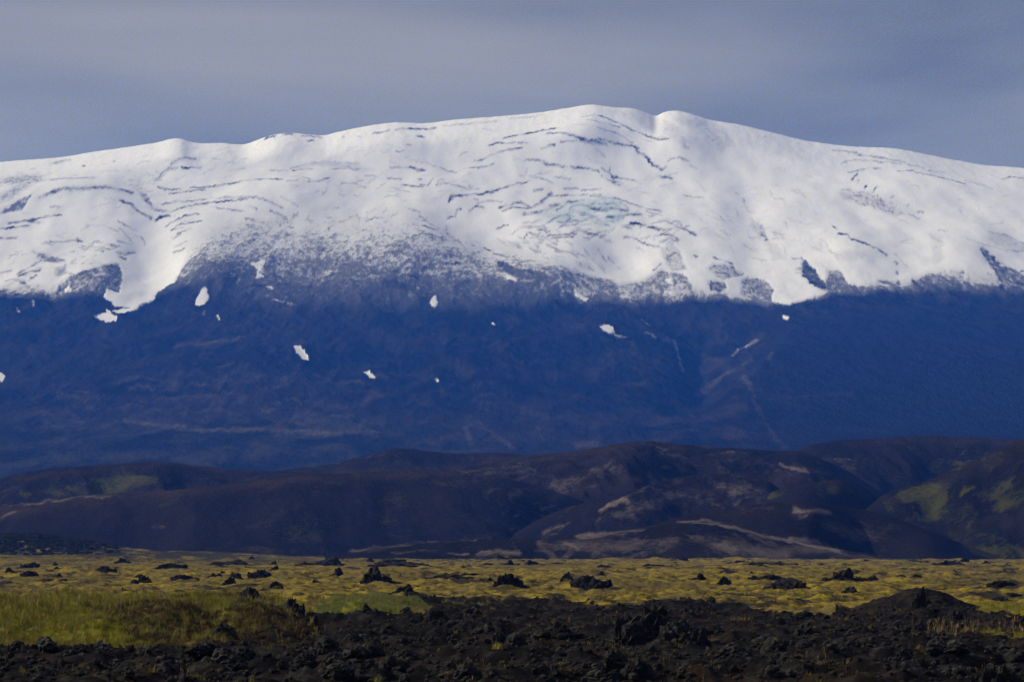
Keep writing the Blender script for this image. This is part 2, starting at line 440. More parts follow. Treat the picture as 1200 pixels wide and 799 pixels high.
streaks = [  # (points, half width in px, strength)
    (A1([(232,380),(300,358),(400,345),(500,350),(620,335),(780,348)]),2.4,.62),(A1([(300,355),(600,345),(700,340)]),1.5,.3),
    (A1([(50,512),(160,495),(250,480),(355,467)]),1.6,.75),(A1([(170,500),(250,510)]),2.2,.6),(A1([(0,545),(80,535),(170,525)]),1.4,.85),
    (A1([(290,425),(355,430)]),1,.5),(A1([(700,395),(760,405),(800,435),(890,462)]),1.8,.75),(A1([(915,470),(960,452),(992,450)]),1.9,.9),
    (A1([(900,270),(930,240),(960,215),(1040,205)]),.9,.55),(A1([(1060,207),(1170,203)]),1,.8),(A1([(1000,185),(1070,150),(1140,150)]),1,.5),
    (A1([(920,300),(970,318),(1060,315)]),1,.8),(A1([(990,338),(1080,330),(1200,322)]),1,.8),(A1([(1110,307),(1200,310)]),.8,.6),
    (A1([(945,392),(1060,385),(1200,373)]),.8,.65),(A1([(900,425),(1000,430),(1100,408),(1200,398)]),1,.75),
    (A1([(970,510),(1040,478),(1080,460),(1170,455)]),1,.75),(A1([(1000,540),(1060,510),(1180,498)]),1,.75),(A1([(850,380),(900,400)]),1.6,.7),
    (A1([(690,503),(740,530),(800,540)]),.8,.6),(A1([(480,175),(495,175)]),1.2,.7),(A1([(660,150),(668,152)]),1.2,.8),(A1([(520,65),(760,62)]),.8,.2),
    (A1([(300,278),(420,275),(560,268)]),1.2,.4),
    (A2([(0,75),(100,68)]),1.8,.75),(A2([(10,20),(160,4)]),1.5,.8),(A2([(290,100),(400,93),(455,88),(480,95)]),1.2,.7),(A2([(450,75),(455,95)]),1,.6),
    (A2([(480,120),(560,130),(640,145)]),1,.5),(A2([(480,135),(600,155)]),1,.4),(A2([(610,10),(700,45)]),.8,.5),(A2([(700,20),(760,70),(790,100)]),1,.5),
    (A2([(640,120),(700,125)]),1.5,.5),(A2([(690,95),(770,100)]),1.3,.5),(A2([(800,45),(840,50),(850,85)]),1,.5),(A2([(740,150),(790,130)]),2,.5),
    (A2([(60,175),(110,160)]),1,.4),(A2([(100,290),(160,255),(240,205)]),1.5,.65),(A2([(110,300),(180,275),(235,270)]),1.8,.75),(A2([(180,315),(210,300)]),1.6,.7),
    (A2([(0,280),(70,255)]),1.5,.45),(A2([(60,385),(100,380)]),1.3,.7),(A2([(80,405),(120,395)]),1.4,.7),(A2([(220,360),(230,350)]),1,.5),(A2([(230,405),(330,410)]),1.3,.5),
    (A2([(1000,15),(1090,8)]),1,.6),(A2([(1040,40),(1120,18)]),1,.7),(A2([(1010,62),(1060,45)]),1,.6),(A2([(1020,140),(1080,130)]),.9,.6),(A2([(1020,110),(1100,92)]),.8,.4),
    (A2([(540,265),(690,225)]),1.5,.4),(A2([(30,400),(60,405)]),2,.5),
    (B1([(0,408),(80,405),(180,390),(280,378),(380,380),(455,390)]),1.2,.85),(B1([(0,497),(120,495),(250,495)]),1.3,.8),(B1([(0,470),(150,478),(290,490),(380,515),(460,545)]),.8,.6),
    (B1([(70,530),(170,545),(230,550)]),1,.6),(B1([(250,530),(310,550)]),.9,.5),(B1([(440,490),(550,535)]),.7,.35),(B1([(470,405),(550,402)]),1,.6),(B1([(505,430),(545,433)]),1.1,.7),
    (B1([(510,318),(570,302),(630,297)]),1.2,.75),(B1([(615,298),(622,302)]),1.6,.7),(B1([(390,318),(480,318)]),.9,.5),(B1([(580,365),(620,385)]),1.1,.6),(B1([(610,400),(680,385),(730,360)]),1,.8),
    (B1([(690,465),(710,445),(715,428)]),.9,.6),(B1([(735,298),(820,290),(905,297)]),1,.55),(B1([(800,388),(890,378)]),.8,.55),(B1([(500,300),(560,272),(640,255),(760,252),(900,268)]),1,.3),
    (B1([(940,330),(1000,335)]),.7,.4),(B1([(1070,345),(1150,353)]),.9,.65),(B1([(1150,388),(1200,392)]),1,.7),(B1([(1080,290),(1200,290)]),1,.45),(B1([(1080,400),(1200,435)]),.6,.3),
    (B1([(40,243),(90,248)]),.8,.35),(B1([(130,268),(190,268)]),.8,.35),(B1([(350,115),(380,103),(410,97)]),1.3,.85),(B1([(450,88),(510,88)]),1.5,.85),(B1([(570,96),(640,100),(680,108)]),1.3,.8),
    (B1([(600,128),(640,120)]),1.4,.6),(B1([(980,85),(1080,70)]),1.2,.85),(B1([(1110,65),(1200,52)]),1.4,.85),(B1([(800,103),(812,104)]),1.2,.6),(B1([(900,103),(912,104)]),1.2,.5),(B1([(1120,212),(1165,208)]),1,.5),(B1([(1180,168),(1200,166)]),1.4,.6),
    (B2([(380,5),(480,45)]),1,.6),(B2([(230,42),(350,68)]),1,.55),(B2([(245,75),(330,92)]),1,.5),(B2([(470,85),(520,88)]),1.5,.65),(B2([(100,140),(130,155)]),.9,.6),(B2([(150,165),(162,130)]),1,.6),(B2([(100,215),(125,170)]),1.6,.7),
    (B2([(590,50),(640,55)]),.7,.4),(B2([(790,55),(830,45),(895,8)]),1,.5),(B2([(940,60),(1000,35),(1040,45)]),1.1,.7),(B2([(1090,40),(1120,20),(1140,0)]),1.1,.6),(B2([(720,100),(725,105)]),1.6,.8),(B2([(750,142),(780,138)]),1,.6),
    (B2([(680,238),(710,210),(740,195)]),1.4,.8),(B2([(730,195),(830,185),(835,205)]),1,.4),(B2([(870,195),(895,225),(915,185)]),1.3,.4),(B2([(1048,165),(1055,172)]),2,.8),(B2([(980,205),(1000,198)]),1.2,.6),(B2([(1060,170),(1110,200)]),.9,.5),(B2([(1100,270),(1180,290)]),1.2,.45),
    (B2([(430,120),(480,118)]),.9,.5),(B2([(340,180),(365,188)]),1.5,.5),(B2([(480,165),(530,175)]),.9,.4),(B2([(610,375),(625,380)]),2,.6),(B2([(380,300),(420,290),(440,310)]),1.4,.6),(B2([(400,340),(415,400)]),1.6,.6),(B2([(20,345),(60,350)]),2,.6),
    (B2([(470,420),(540,430)]),2.2,.6),(B2([(560,440),(640,440)]),2.2,.6),(B2([(250,445),(330,435),(400,455)]),2,.8),
    (C1([(0,155),(60,158),(150,155)]),1.4,.8),(C1([(40,205),(85,208)]),1.8,.7),(C1([(550,228),(640,210),(720,195),(800,182),(855,180)]),1.8,.8),(C1([(680,200),(810,185)]),2,.5),
    (C1([(465,270),(520,255),(570,265),(620,263)]),1.2,.85),(C1([(635,265),(690,272)]),1.4,.6),(C1([(365,350),(430,340),(500,310),(580,298),(660,292)]),1.1,.7),(C1([(570,300),(650,295)]),1.6,.55),
    (C1([(350,385),(420,382),(490,370)]),1,.55),(C1([(290,320),(310,302),(345,297)]),.8,.35),(C1([(60,357),(180,385),(275,415)]),.8,.55),(C1([(0,385),(50,395),(90,400)]),1.3,.75),(C1([(40,410),(80,405)]),1.4,.7),
    (C1([(50,457),(65,457)]),1.1,.7),(C1([(105,495),(140,450)]),1,.7),(C1([(150,508),(165,475),(188,457)]),1.1,.7),(C1([(160,495),(230,478)]),.7,.5),(C1([(0,495),(80,505)]),1.1,.7),(C1([(60,490),(90,490)]),1.2,.7),
    (C1([(235,490),(300,495),(350,515),(370,495)]),.8,.5),(C1([(350,490),(360,510),(400,505)]),.7,.5),(C1([(240,545),(310,547)]),2,.9),(C1([(320,542),(420,535),(520,508),(620,478),(710,458)]),1.2,.7),
    (C1([(800,215),(880,228),(950,252),(1040,275),(1100,268)]),1.7,.75),(C1([(1000,275),(1060,285),(1160,280)]),1.8,.6),(C1([(770,303),(850,293)]),1.2,.6),(C1([(890,280),(980,275)]),1.1,.6),
    (C1([(680,353),(740,350)]),1.3,.6),(C1([(740,352),(820,375),(920,388),(1040,392),(1110,405)]),1.4,.7),(C1([(700,433),(760,440),(840,468)]),1.1,.6),(C1([(850,435),(940,443)]),.9,.4),(C1([(680,420),(685,392)]),.8,.5),(C1([(640,428),(670,433)]),.7,.4),
    (C1([(1000,105),(1080,83),(1150,100),(1200,125)]),1,.5),(C1([(1040,135),(1120,148),(1200,162)]),1,.55),(C1([(1090,200),(1200,205)]),.8,.5),(C1([(190,140),(330,128),(510,112)]),.9,.35),(C1([(570,97),(700,88),(780,75)]),.9,.3),
    (C1([(720,515),(780,500)]),2,.5),(C1([(905,497),(985,490)]),1.2,.6),(C1([(1000,500),(1120,500)]),1.2,.55),
    (D1([(200,85),(280,115),(340,145),(400,178),(450,192),(500,218),(560,245),(620,255)]),1.3,.7),(D1([(400,180),(450,190)]),1.5,.5),(D1([(510,225),(550,240)]),1.3,.6),(D1([(140,133),(230,150),(330,167)]),1,.55),
    (D1([(245,207),(300,203),(350,225),(410,255)]),.9,.6),(D1([(0,235),(80,260),(150,275),(260,275)]),1.8,.7),(D1([(210,258),(300,265),(400,272),(440,288)]),1.7,.8),(D1([(430,297),(490,330),(510,360),(560,390),(575,397)]),1.9,.85),(D1([(575,395),(605,382)]),.9,.5),
    (D1([(610,360),(660,347),(740,367)]),.9,.5),(D1([(555,425),(600,433),(640,443)]),1.3,.8),(D1([(0,388),(120,390),(200,402)]),1.2,.6),(D1([(220,385),(280,420),(290,445)]),.9,.6),(D1([(270,380),(280,425),(360,440),(410,448)]),1,.6),(D1([(400,440),(455,475)]),.8,.5),
    (D1([(220,430),(280,460),(330,485)]),1,.6),(D1([(290,435),(300,460),(350,467)]),.9,.5),(D1([(700,540),(760,553),(820,562)]),.9,.45),(D1([(290,555),(350,575),(400,598)]),1.1,.6),(D1([(160,540),(250,555)]),1.2,.5),(D1([(700,255),(710,300),(730,310)]),2.2,.3),
    (D1([(1000,520),(1030,525)]),.7,.4),(D1([(1055,550),(1065,590)]),.8,.4),(D1([(1140,200),(1190,205)]),1,.3),
    (D2([(150,0),(280,48)]),1,.6),(D2([(285,70),(380,98)]),1,.55),(D2([(365,135),(400,130),(440,155)]),.9,.5),(D2([(200,140),(280,155),(350,180),(390,190)]),2.4,.75),(D2([(210,140),(240,145)]),2,.6),(D2([(400,188),(460,185)]),1.3,.6),
    (D2([(370,212),(430,220),(480,243)]),1.3,.8),(D2([(460,170),(510,185),(570,215)]),2,.7),(D2([(485,160),(500,180),(540,160)]),.9,.5),(D2([(150,210),(210,213),(290,255),(380,283)]),1,.55),(D2([(10,280),(50,345)]),1.2,.6),(D2([(60,310),(110,360),(130,375)]),1.2,.5),
    (D2([(230,260),(280,285)]),.7,.4),(D2([(390,340),(420,328),(465,315)]),1.4,.65),(D2([(330,415),(370,378)]),1.6,.7),(D2([(570,335),(582,340)]),2,.75),(D2([(680,345),(720,355),(790,378)]),1.2,.65),(D2([(960,195),(985,205),(990,225)]),1.8,.75),
    (D2([(855,0),(880,45)]),.8,.4),(D2([(1010,160),(1060,230),(1110,320)]),1.2,.2),(D2([(715,105),(760,135)]),.8,.4),(D2([(690,122),(740,130)]),.7,.35),(D2([(1140,350),(1200,352)]),1,.6),(D2([(1160,410),(1200,412)]),1.6,.7),
    (D2([(0,50),(100,50),(180,68)]),2,.6),(D2([(60,100),(160,100)]),2.2,.6),(D2([(170,92),(255,88)]),2.2,.65),(D2([(0,20),(70,22)]),1.4,.5),(D2([(0,130),(100,130)]),1.6,.35),
    (E1([(160,120),(240,128),(330,148),(430,163),(520,180),(560,190)]),1.1,.5),(E1([(340,150),(520,180)]),1.2,.5),(E1([(570,200),(660,220)]),1,.4),(E1([(210,195),(230,178),(290,170),(380,178),(530,195)]),.9,.45),(E1([(245,240),(310,225),(360,218),(420,222)]),1.1,.6),
    (E1([(515,245),(560,238),(600,240)]),1.2,.65),(E1([(610,250),(700,272),(800,297),(880,320)]),1.1,.65),(E1([(680,235),(770,245)]),.9,.45),(E1([(690,250),(750,260)]),.9,.45),(E1([(880,297),(960,322),(1030,345)]),.9,.4),(E1([(1085,280),(1120,265),(1200,275)]),1.1,.5),
    (E1([(268,285),(285,265),(298,248)]),1.8,.7),(E1([(292,308),(304,287)]),1.2,.65),(E1([(338,340),(346,320)]),1.2,.65),(E1([(383,360),(405,335)]),1.4,.65),(E1([(480,402),(496,390)]),.8,.4),(E1([(570,440),(576,432)]),.9,.4),(E1([(625,468),(655,470)]),1.4,.5),(E1([(580,483),(635,505)]),1,.5),(E1([(215,340),(260,345)]),.8,.4),
    (E2([(165,95),(190,120)]),1.6,.8),(E2([(200,145),(240,152),(270,185),(310,200),(360,215),(410,238),(458,258)]),1.7,.85),(E2([(270,185),(330,203)]),1.8,.7),(E2([(500,290),(515,302)]),1.4,.6),(E2([(510,335),(515,345)]),2,.8),(E2([(520,375),(525,395)]),2,.7),
    (E2([(575,22),(630,45)]),1,.4),(E2([(650,10),(655,15)]),1.3,.5),(E2([(20,300),(60,320),(90,360)]),2.2,.7),(E2([(40,380),(95,385)]),2.2,.8),(E2([(110,405),(130,408)]),1.8,.8),(E2([(170,385),(190,440)]),2,.4),(E2([(270,430),(310,430)]),1.8,.6),
    (E2([(970,230),(1000,280),(1050,340),(1085,400)]),2.2,.6),(E2([(1030,260),(1070,310)]),2.2,.7),(E2([(1010,135),(1100,140),(1200,175)]),1,.45),(E2([(890,178),(960,200),(1100,220),(1200,215)]),1,.35),(E2([(740,120),(790,135)]),1,.4),(E2([(600,380),(650,420),(640,440)]),2.5,.6),(E2([(700,390),(760,440)]),2.5,.5),(E2([(1080,380),(1080,440)]),2.5,.6),
    (E2([(500,250),(570,310)]),.8,.25),(E2([(1100,300),(1110,310)]),1.3,.7),(E2([(1130,355),(1140,365)]),1.5,.7),(E2([(1160,380),(1200,385)]),1.8,.7),(E2([(1110,400),(1150,405)]),1.8,.7),(E2([(1140,315),(1150,320)]),1.2,.6),
    (C2([(230,55),(245,25),(300,20),(400,12),(490,0)]),1.5,.8),(C2([(235,50),(270,25),(330,18)]),1.8,.5),(C2([(270,130),(275,100),(298,85)]),1.4,.75),(C2([(215,145),(235,135),(270,130)]),1.1,.65),(C2([(350,98),(390,70),(430,78)]),1.6,.65),(C2([(375,38),(400,38)]),1.2,.7),
    (C2([(395,55),(460,45),(540,55)]),1.4,.45),(C2([(510,198),(550,180),(575,178)]),1.3,.75),(C2([(595,240),(630,222),(635,208)]),1.1,.6),(C2([(20,118),(60,135)]),.9,.4),(C2([(80,178),(130,210)]),1.1,.7),(C2([(75,220),(140,245)]),2,.6),(C2([(60,155),(130,205),(170,250)]),1.2,.4),
    (C2([(10,318),(70,290),(130,290),(190,305)]),1.1,.7),(C2([(195,312),(230,312)]),1.1,.6),(C2([(255,300),(285,305),(325,342)]),1.6,.65),(C2([(435,330),(470,345)]),1.6,.75),(C2([(495,372),(530,382),(575,405)]),1.3,.75),(C2([(600,428),(655,438)]),1.6,.7),(C2([(370,320),(380,323)]),1.2,.6),
    (C2([(520,440),(545,435),(600,480)]),1.6,.6),(C2([(880,485),(930,500)]),1.2,.6),(C2([(1100,330),(1130,375),(1155,395)]),1.3,.55),(C2([(1010,305),(1060,290)]),1.1,.5),(C2([(690,245),(670,285)]),1.2,.6),(C2([(700,240),(740,270),(775,300)]),1.4,.5),(C2([(730,305),(760,350)]),1.6,.4),(C2([(800,320),(850,360)]),1.4,.4),(C2([(960,365),(1020,395)]),1.5,.4),
    (C2([(810,270),(900,265),(975,262)]),1.8,.7),(C2([(830,285),(960,282)]),1.8,.6),(C2([(735,210),(790,205),(800,250)]),1.4,.5),(C2([(880,213),(940,208),(980,195)]),2,.7),(C2([(980,230),(1060,235)]),1.2,.4),(C2([(1120,178),(1140,182)]),1.2,.6),(C2([(1150,155),(1200,155)]),1.8,.6),
    (C2([(525,85),(590,70),(650,55),(710,90)]),2,.65),(C2([(540,105),(600,85),(700,95)]),1.3,.55),(C2([(670,130),(760,120),(820,95)]),3,.55),(C2([(720,90),(800,30),(830,0)]),2.5,.5),(C2([(810,190),(870,145),(930,130)]),1.8,.6),(C2([(920,185),(940,155)]),2,.6),(C2([(820,75),(920,50),(1020,40)]),2.5,.5),(C2([(1060,95),(1130,110),(1200,100)]),2.2,.6),(C2([(800,20),(900,10),(1040,5)]),1.5,.5),(C2([(1100,60),(1170,72)]),1.4,.5),
    (C2([(180,420),(280,405)]),2,.55),(C2([(220,455),(290,450)]),2,.55),(C2([(290,490),(310,505)]),2,.6),(C2([(320,540),(360,545)]),2,.6),(C2([(0,525),(60,525)]),2,.6),
]
for pts, w, k in streaks:
    LN.line_max(pts, max(w * .66, 0.72), min(1.0, k * 1.3))
# fine swarms of short ledges where the ice breaks up
def swarm(poly, n, L, ang, dang, w, k, seed):
    r = random.Random(seed)
    xs_ = [p[0] for p in poly]; ys_ = [p[1] for p in poly]
    i = 0
    while i < n:
        x, y = r.uniform(min(xs_), max(xs_)), r.uniform(min(ys_), max(ys_))
        ins = False
        for (ax, ay), (bx, by) in zip(poly, poly[1:] + poly[:1]):
            if (ay > y) != (by > y) and x < (bx - ax) * (y - ay) / (by - ay) + ax: ins = not ins
        if not ins: continue
        i += 1
        a = math.radians(ang + r.gauss(0, dang)); l = L * r.uniform(.4, 1.5)
        dx, dy = math.cos(a) * l / 2, math.sin(a) * l / 2
        LN.line_max([(x - dx, y - dy), (x + r.gauss(0, l * .06), y + r.gauss(0, l * .08)), (x + dx, y + dy)], w * r.uniform(.6, 1.15), k * r.uniform(.4, 1.3))
swarm([(610,262),(650,235),(720,228),(770,245),(800,268),(790,290),(740,275),(700,285),(640,285),(610,275)], 90, 13, -6, 22, 1.1, .55, 1)
swarm([(0,300),(60,285),(120,285),(160,300),(120,318),(70,340),(0,345)], 46, 11, -14, 18, 1.0, .42, 2)
swarm([(580,280),(650,275),(700,300),(730,328),(690,335),(650,315),(600,300)], 40, 11, 42, 20, 1.0, .45, 3)
swarm([(480,245),(520,270),(600,305),(680,340),(600,330),(520,300),(480,280)], 36, 10, 32, 16, 1.0, .45, 4)
swarm([(240,300),(260,265),(330,258),(420,270),(480,270),(480,320),(400,325),(260,330)], 110, 9, 8, 25, 1.0, .38, 5)
swarm([(330,215),(480,205),(480,260),(360,258)], 26, 9, -14, 24, .9, .32, 6)
swarm([(1060,330),(1125,322),(1130,345),(1070,345)], 16, 11, 35, 14, 1.3, .4, 8)
swarm([(980,232),(1020,228),(1060,250),(1050,258),(1000,240)], 30, 3, 40, 40, .9, .4, 9)
swarm([(1150,300),(1200,318),(1200,346),(1165,346)], 26, 5, 25, 30, 1.2, .6, 10)
swarm([(130,200),(200,205),(190,240),(165,250)], 18, 7, 20, 25, .9, .4, 11)
swarm([(20,200),(215,180),(420,165),(560,160),(560,240),(440,240),(330,230),(240,260),(120,285),(20,280)], 120, 13, -7, 16, .75, .26, 21)
swarm([(560,150),(700,135),(860,170),(980,190),(1190,220),(1190,300),(1000,300),(860,300),(780,260),(600,230)], 130, 13, 14, 18, .75, .24, 22)
swarm([(820,230),(930,210),(1000,300),(960,330),(860,310)], 50, 12, 50, 18, .9, .22, 23)
swarm([(230,330),(300,255),(420,250),(520,260),(640,320),(600,350),(400,350),(260,350)], 170, 6, 12, 40, .9, .5, 24)
swarm([(0,203),(60,200),(50,225),(0,240)], 22, 8, -20, 14, 1.0, .3, 12)

# faint grey snow streaks and flecks on the dark slope
FLECK = [([(858,416),(872,406),(888,399)],1.6,.38),([(790,400),(794,412),(799,430)],2.0,.3),([(757,390),(768,396)],1.5,.35),([(715,391),(734,397)],1.8,.4),
         ([(752,375),(762,382)],1.3,.3),([(20,360),(22,366)],1.2,.5),([(38,352),(40,358)],1.2,.6),([(320,352),(333,356)],1.2,.5),([(336,356),(346,361)],1.0,.4),([(255,373),(257,377)],1.2,.7),([(240,366),(238,371)],1.0,.4)]
for pts, w, k in FLECK:
    SN.line_max(pts, w, k)

ICE = Canvas(0.0)
ICE.poly_max([(628,250),(660,236),(705,230),(735,240),(735,258),(715,266),(680,262),(640,262)], 1.0, 8)
ICE.poly_max([(300-255,236),(70,228),(120,226),(150,229),(120,234),(70,236)], 0.45, 3)
PALE = Canvas(0.0)      # bare, paler ground on the lower slopes
for pts, w, k in [([(145,492),(180,497),(220,502),(300,505),(400,509)],2.2,.55),([(208,411),(232,407),(258,409),(285,405)],3,.5),([(400,505),(470,509)],2,.3),
                  ([(880,455),(886,475),(897,495),(909,515),(920,524)],1.6,.28),([(880,455),(870,440)],2.5,.3),([(815,447),(860,435),(880,425)],3,.25),([(560,500),(575,508),(600,525)],2,.35),
                  ([(545,505),(552,520)],3,.4),([(900,425),(905,415)],2,.4),([(675,523),(700,522)],3,.4),([(900,468),(1000,462)],1.5,.15),([(730,460),(755,458)],2,.4)]:
    PALE.line_max(pts, w, k)
for i in range(120):
    r = random.Random(100 + i)
    x = r.uniform(40, 440); y = 440 + r.random() * 62
    l = r.uniform(8, 30)
    PALE.line_max([(x, y + r.uniform(0, 5)), (x + l * .4, y - r.uniform(0, 3)), (x + l, y + r.uniform(-3, 5))], r.uniform(1, 2.0), r.uniform(.1, .36))
for i in range(70):
    r = random.Random(400 + i)
    x = r.uniform(480, 860); y = r.uniform(430, 520)
    l = r.uniform(6, 24)
    PALE.line_max([(x, y), (x + l, y + r.uniform(-5, 8))], r.uniform(1, 2.2), r.uniform(.05, .22))

def mountain():
    U = np.concatenate([np.arange(-320, -30, 8.0), np.arange(-30, 1230, 1.2), np.arange(1230, 1521, 8.0)])
    ridge = smooth_interp(RIDGE, U)
    R = 410
    v = np.linspace(0, 1, R)
    base = 612.0
    py = base + (ridge[None, :] - base) * v[:, None]
    px = np.broadcast_to(U[None, :], py.shape)
    t = np.array(DEPTH)
    Y = smooth_interp(DEPTH, py)
    # the smooth shoulder on the right stands nearer than the snow slopes behind it
    sh = smooth_interp(SHOULDER, px)
    below = py - sh
    Y = Y - 330 * sstep(-4, 42, below) * sstep(640, 900, px) * sstep(640, 560, py)
    Y = Y + 430 * np.clip(1 - (py - ridge[None]) / 28.0, 0, 1) ** 2      # the summit rounds over
    x, y, z = pix_point(px, py, Y)
    # broad knobs and hollows of the snow slopes (photo px, radius px, metres of height)
    fade_top = sstep(0.0, 0.10, 1 - v)[:, None]
    for kx, ky, rx, ry, h in [(800,165,42,30,26),(690,150,45,30,24),(205,182,60,24,24),(325,168,26,11,26),(330,225,70,26,16),(90,225,70,18,20),
                              (450,170,60,26,12),(620,170,80,22,14),(560,265,60,30,-16),(730,300,40,24,-18),(1000,300,60,30,18),(1060,225,90,26,14),
                              (180,300,34,50,-18),(250,330,40,30,22),(470,300,80,30,22),(640,330,50,24,20),(880,270,30,70,-10),(1130,300,50,40,16),
                              (110,330,36,18,14),(820,330,40,16,10),(300,430,110,50,18),(560,420,90,60,22),(720,440,60,60,18),(820,430,22,60,-26)]:
        z = z + 1.15 * h * np.exp(-((px - kx) / rx) ** 2 - ((py - ky) / ry) ** 2) * fade_top
    amp = sstep(0, .12, 1 - v)[:, None]
    zz = z - 3.5
    steep = sstep(150, 500, zz)
    low = 1 - sstep(560, 900, zz)
    smooth_face = 1 - 0.6 * sstep(5, 50, below) * sstep(780, 960, px)
    n1 = fbm(x / 420, y / 900, 4, 21)
    n2 = ridged(x / 150, y / 420, 4, 43) - 0.45
    n3 = fbm(x / 28, y / 55, 3, 66)
    # sample the cover with a small organic warp
    wx = 1.6 * fbm(px / 9, py / 9, 3, 7) + 2.2 * fbm(px / 4.2, py / 4.2, 2, 27); wy = 1.2 * fbm(px / 9 + 40, py / 9, 3, 9) + 1.5 * fbm(px / 4.2, py / 4.2 + 30, 2, 29)
    sn = np.clip(SN.get(px + wx, py + wy), 0, 1)
    ln = np.clip(LN.get(px + wx, py + wy), 0, 1)
    ice = ICE.get(px + wx * 2, py + wy * 2)
    pale = PALE.get(px + wx * 2, py + wy * 2) * (0.6 + 0.8 * fbm(px / 14, py / 5, 3, 71))
    bare = 1 - sstep(.12, .62, sn)
    low = low * (.12 + .88 * bare)
    fold = fbm(x / 240 + y / 1900, y / 1300, 3, 64)
    n4 = fbm(x / 95, y / 130, 3, 67)
    z = z + amp * smooth_face * (10 * n1 * (0.4 + steep) + 6 * fold * (1 - bare) + 13.0 * n2 * (0.07 + 0.93 * np.maximum(low, bare * .5)) * (0.25 + 0.75 * steep) + (0.7 + 1.8 * bare) * n4 + (0.08 + 1.6 * bare) * n3)
    z = z + 1.5 * (1 - amp) * fbm(x / 30, y / 160, 3, 5)
    # ledges: the snow lies thick, the bare streaks are cut into it
    ln = ln * np.clip(.85 + 1.3 * fbm(px / 14, py / 10, 3, 91), .15, 1.3)
    z = z + amp * (2.6 * sn - 1.0 * sn * ln) * sstep(250, 420, zz)
    # green-grey lava field on the low apron to the left
    apron = sstep(470, 520, py) * sstep(760, 420, px)
    # drop below ground along the foot and run down behind the ridge
    rows_v = [np.stack([x, y, z], -1)]
    foot = np.stack([x[0] * 0.9, y[0] * 0.9, np.full_like(x[0], -8)], -1)[None]
    back = []
    for d, drop in ((60, 3), (200, 26), (500, 110), (1100, 330), (2200, 760), (3600, 1500)):
        k = (y[-1] + d) / y[-1]
        back.append(np.stack([x[-1] * k, y[-1] * k, np.maximum(z[-1] - drop * (1 + .25 * np.sin(U / 60)), -8)], -1))
    V = np.concatenate([foot, rows_v[0], np.stack(back)], 0)
    def pad(a):
        return np.concatenate([a[:1], a, np.repeat(a[-1:], len(back), 0)], 0)
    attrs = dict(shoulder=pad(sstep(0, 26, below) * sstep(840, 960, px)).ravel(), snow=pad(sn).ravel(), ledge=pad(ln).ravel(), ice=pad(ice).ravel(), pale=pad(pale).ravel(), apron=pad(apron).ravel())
    Rn, Cn = V.shape[:2]
    faces = grid_faces(Rn, Cn)
    pxv, pyv = pad(px).ravel(), pad(py).ravel()
    fx, fy = pxv[faces].mean(1), pyv[faces].mean(1)
    snf = attrs['snow'][faces].mean(1)
    lab = np.zeros(len(faces), int)
    yb_f = interp(snowline, fx, 2)
    lab[(fy < np.minimum(yb_f, 362) + 2)] = 1
    lab[(fy < 378) & (fx > 104) & (fx < 190) & (snf > .25)] = 1
    for i, p in enumerate(PATCHES):
        a = np.array(p)
        lab[(fx > a[:, 0].min() - 3) & (fx < a[:, 0].max() + 3) & (fy > a[:, 1].min() - 3) & (fy < a[:, 1].max() + 3) & (snf > .3) & (lab != 1)] = 2 + i
    return V.reshape(-1, 3), faces, attrs, lab

m = Mat('mountain_ground', 0.95, 0.0)
n_f = m.noise(13, 5, 0.66, (1, .3, .5))
n_m = m.noise(60, 5, 0.62, (1, .3, .5), dist=.4)
n_b = m.noise(420, 4, 0.6)
n_s = m.noise(60, 5, 0.65, (.6, .16, .5), dist=.8)
rock = m.mix(m.ramp(n_b, .40, .62), (0.0055, 0.0058, 0.0065), (0.0175, 0.0142, 0.0130))
rock = m.mix(m.math('MULTIPLY', m.ramp(n_m, .48, .68), .7), rock, (0.031, 0.025, 0.021))
n_d = m.noise(34, 5, .68, (1, .10, .22), dist=.7)
rock = m.mix(m.math('MULTIPLY', m.ramp(n_d, .53, .70), .6), rock, (0.042, 0.035, 0.031))
rock = m.mix(m.math('MULTIPLY', m.ramp(n_d, .50, .34), .7), rock, (0.0035, 0.0036, 0.004))
apron_c = m.mix(m.ramp(n_s, .40, .66), (0.009, 0.010, 0.008), (0.042, 0.040, 0.028))
rock = m.mix(m.math('MULTIPLY', m.attr('apron'), .8), rock, apron_c)
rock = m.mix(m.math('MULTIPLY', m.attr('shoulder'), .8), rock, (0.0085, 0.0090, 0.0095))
rock = m.mix(m.math('MULTIPLY', m.attr('pale'), 1.0, True), rock, (0.16, 0.14, 0.12))
nn = m.math('ADD', m.math('MULTIPLY', n_f, .62), m.math('MULTIPLY', n_m, .38))
nn = m.ramp(nn, .30, .70)
sa = m.attr('snow')
thr = m.math('ADD', m.math('MULTIPLY', nn, .72), .10)
cov = m.ramp(m.math('SUBTRACT', m.math('SUBTRACT', m.math('MULTIPLY', sa, 1.45), .2), thr), -.40, .40)
cov = m.math('ADD', m.math('MULTIPLY', m.ramp(cov, 0.0, 1.0), .55), m.math('MULTIPLY', m.math('POWER', sa, 1.15), .45))
cov = m.math('MULTIPLY', cov, m.ramp(sa, .0, .15))
cov = m.math('MULTIPLY', cov, m.math('SUBTRACT', 1.0, m.math('MULTIPLY', m.attr('ledge'), m.math('ADD', .80, m.math('MULTIPLY', nn, .45))), True))
snow_c = m.mix(m.math('MULTIPLY', m.attr('ice'), m.ramp(n_m, .25, .75)), (0.765, 0.785, 0.965), (0.46, 0.57, 0.70))
m.color(m.mix(cov, rock, snow_c))
m.bump(m.math('MULTIPLY', n_f, m.math('SUBTRACT', 1.12, cov)), 4.0, 0.6)
MAT_MTN = m.m

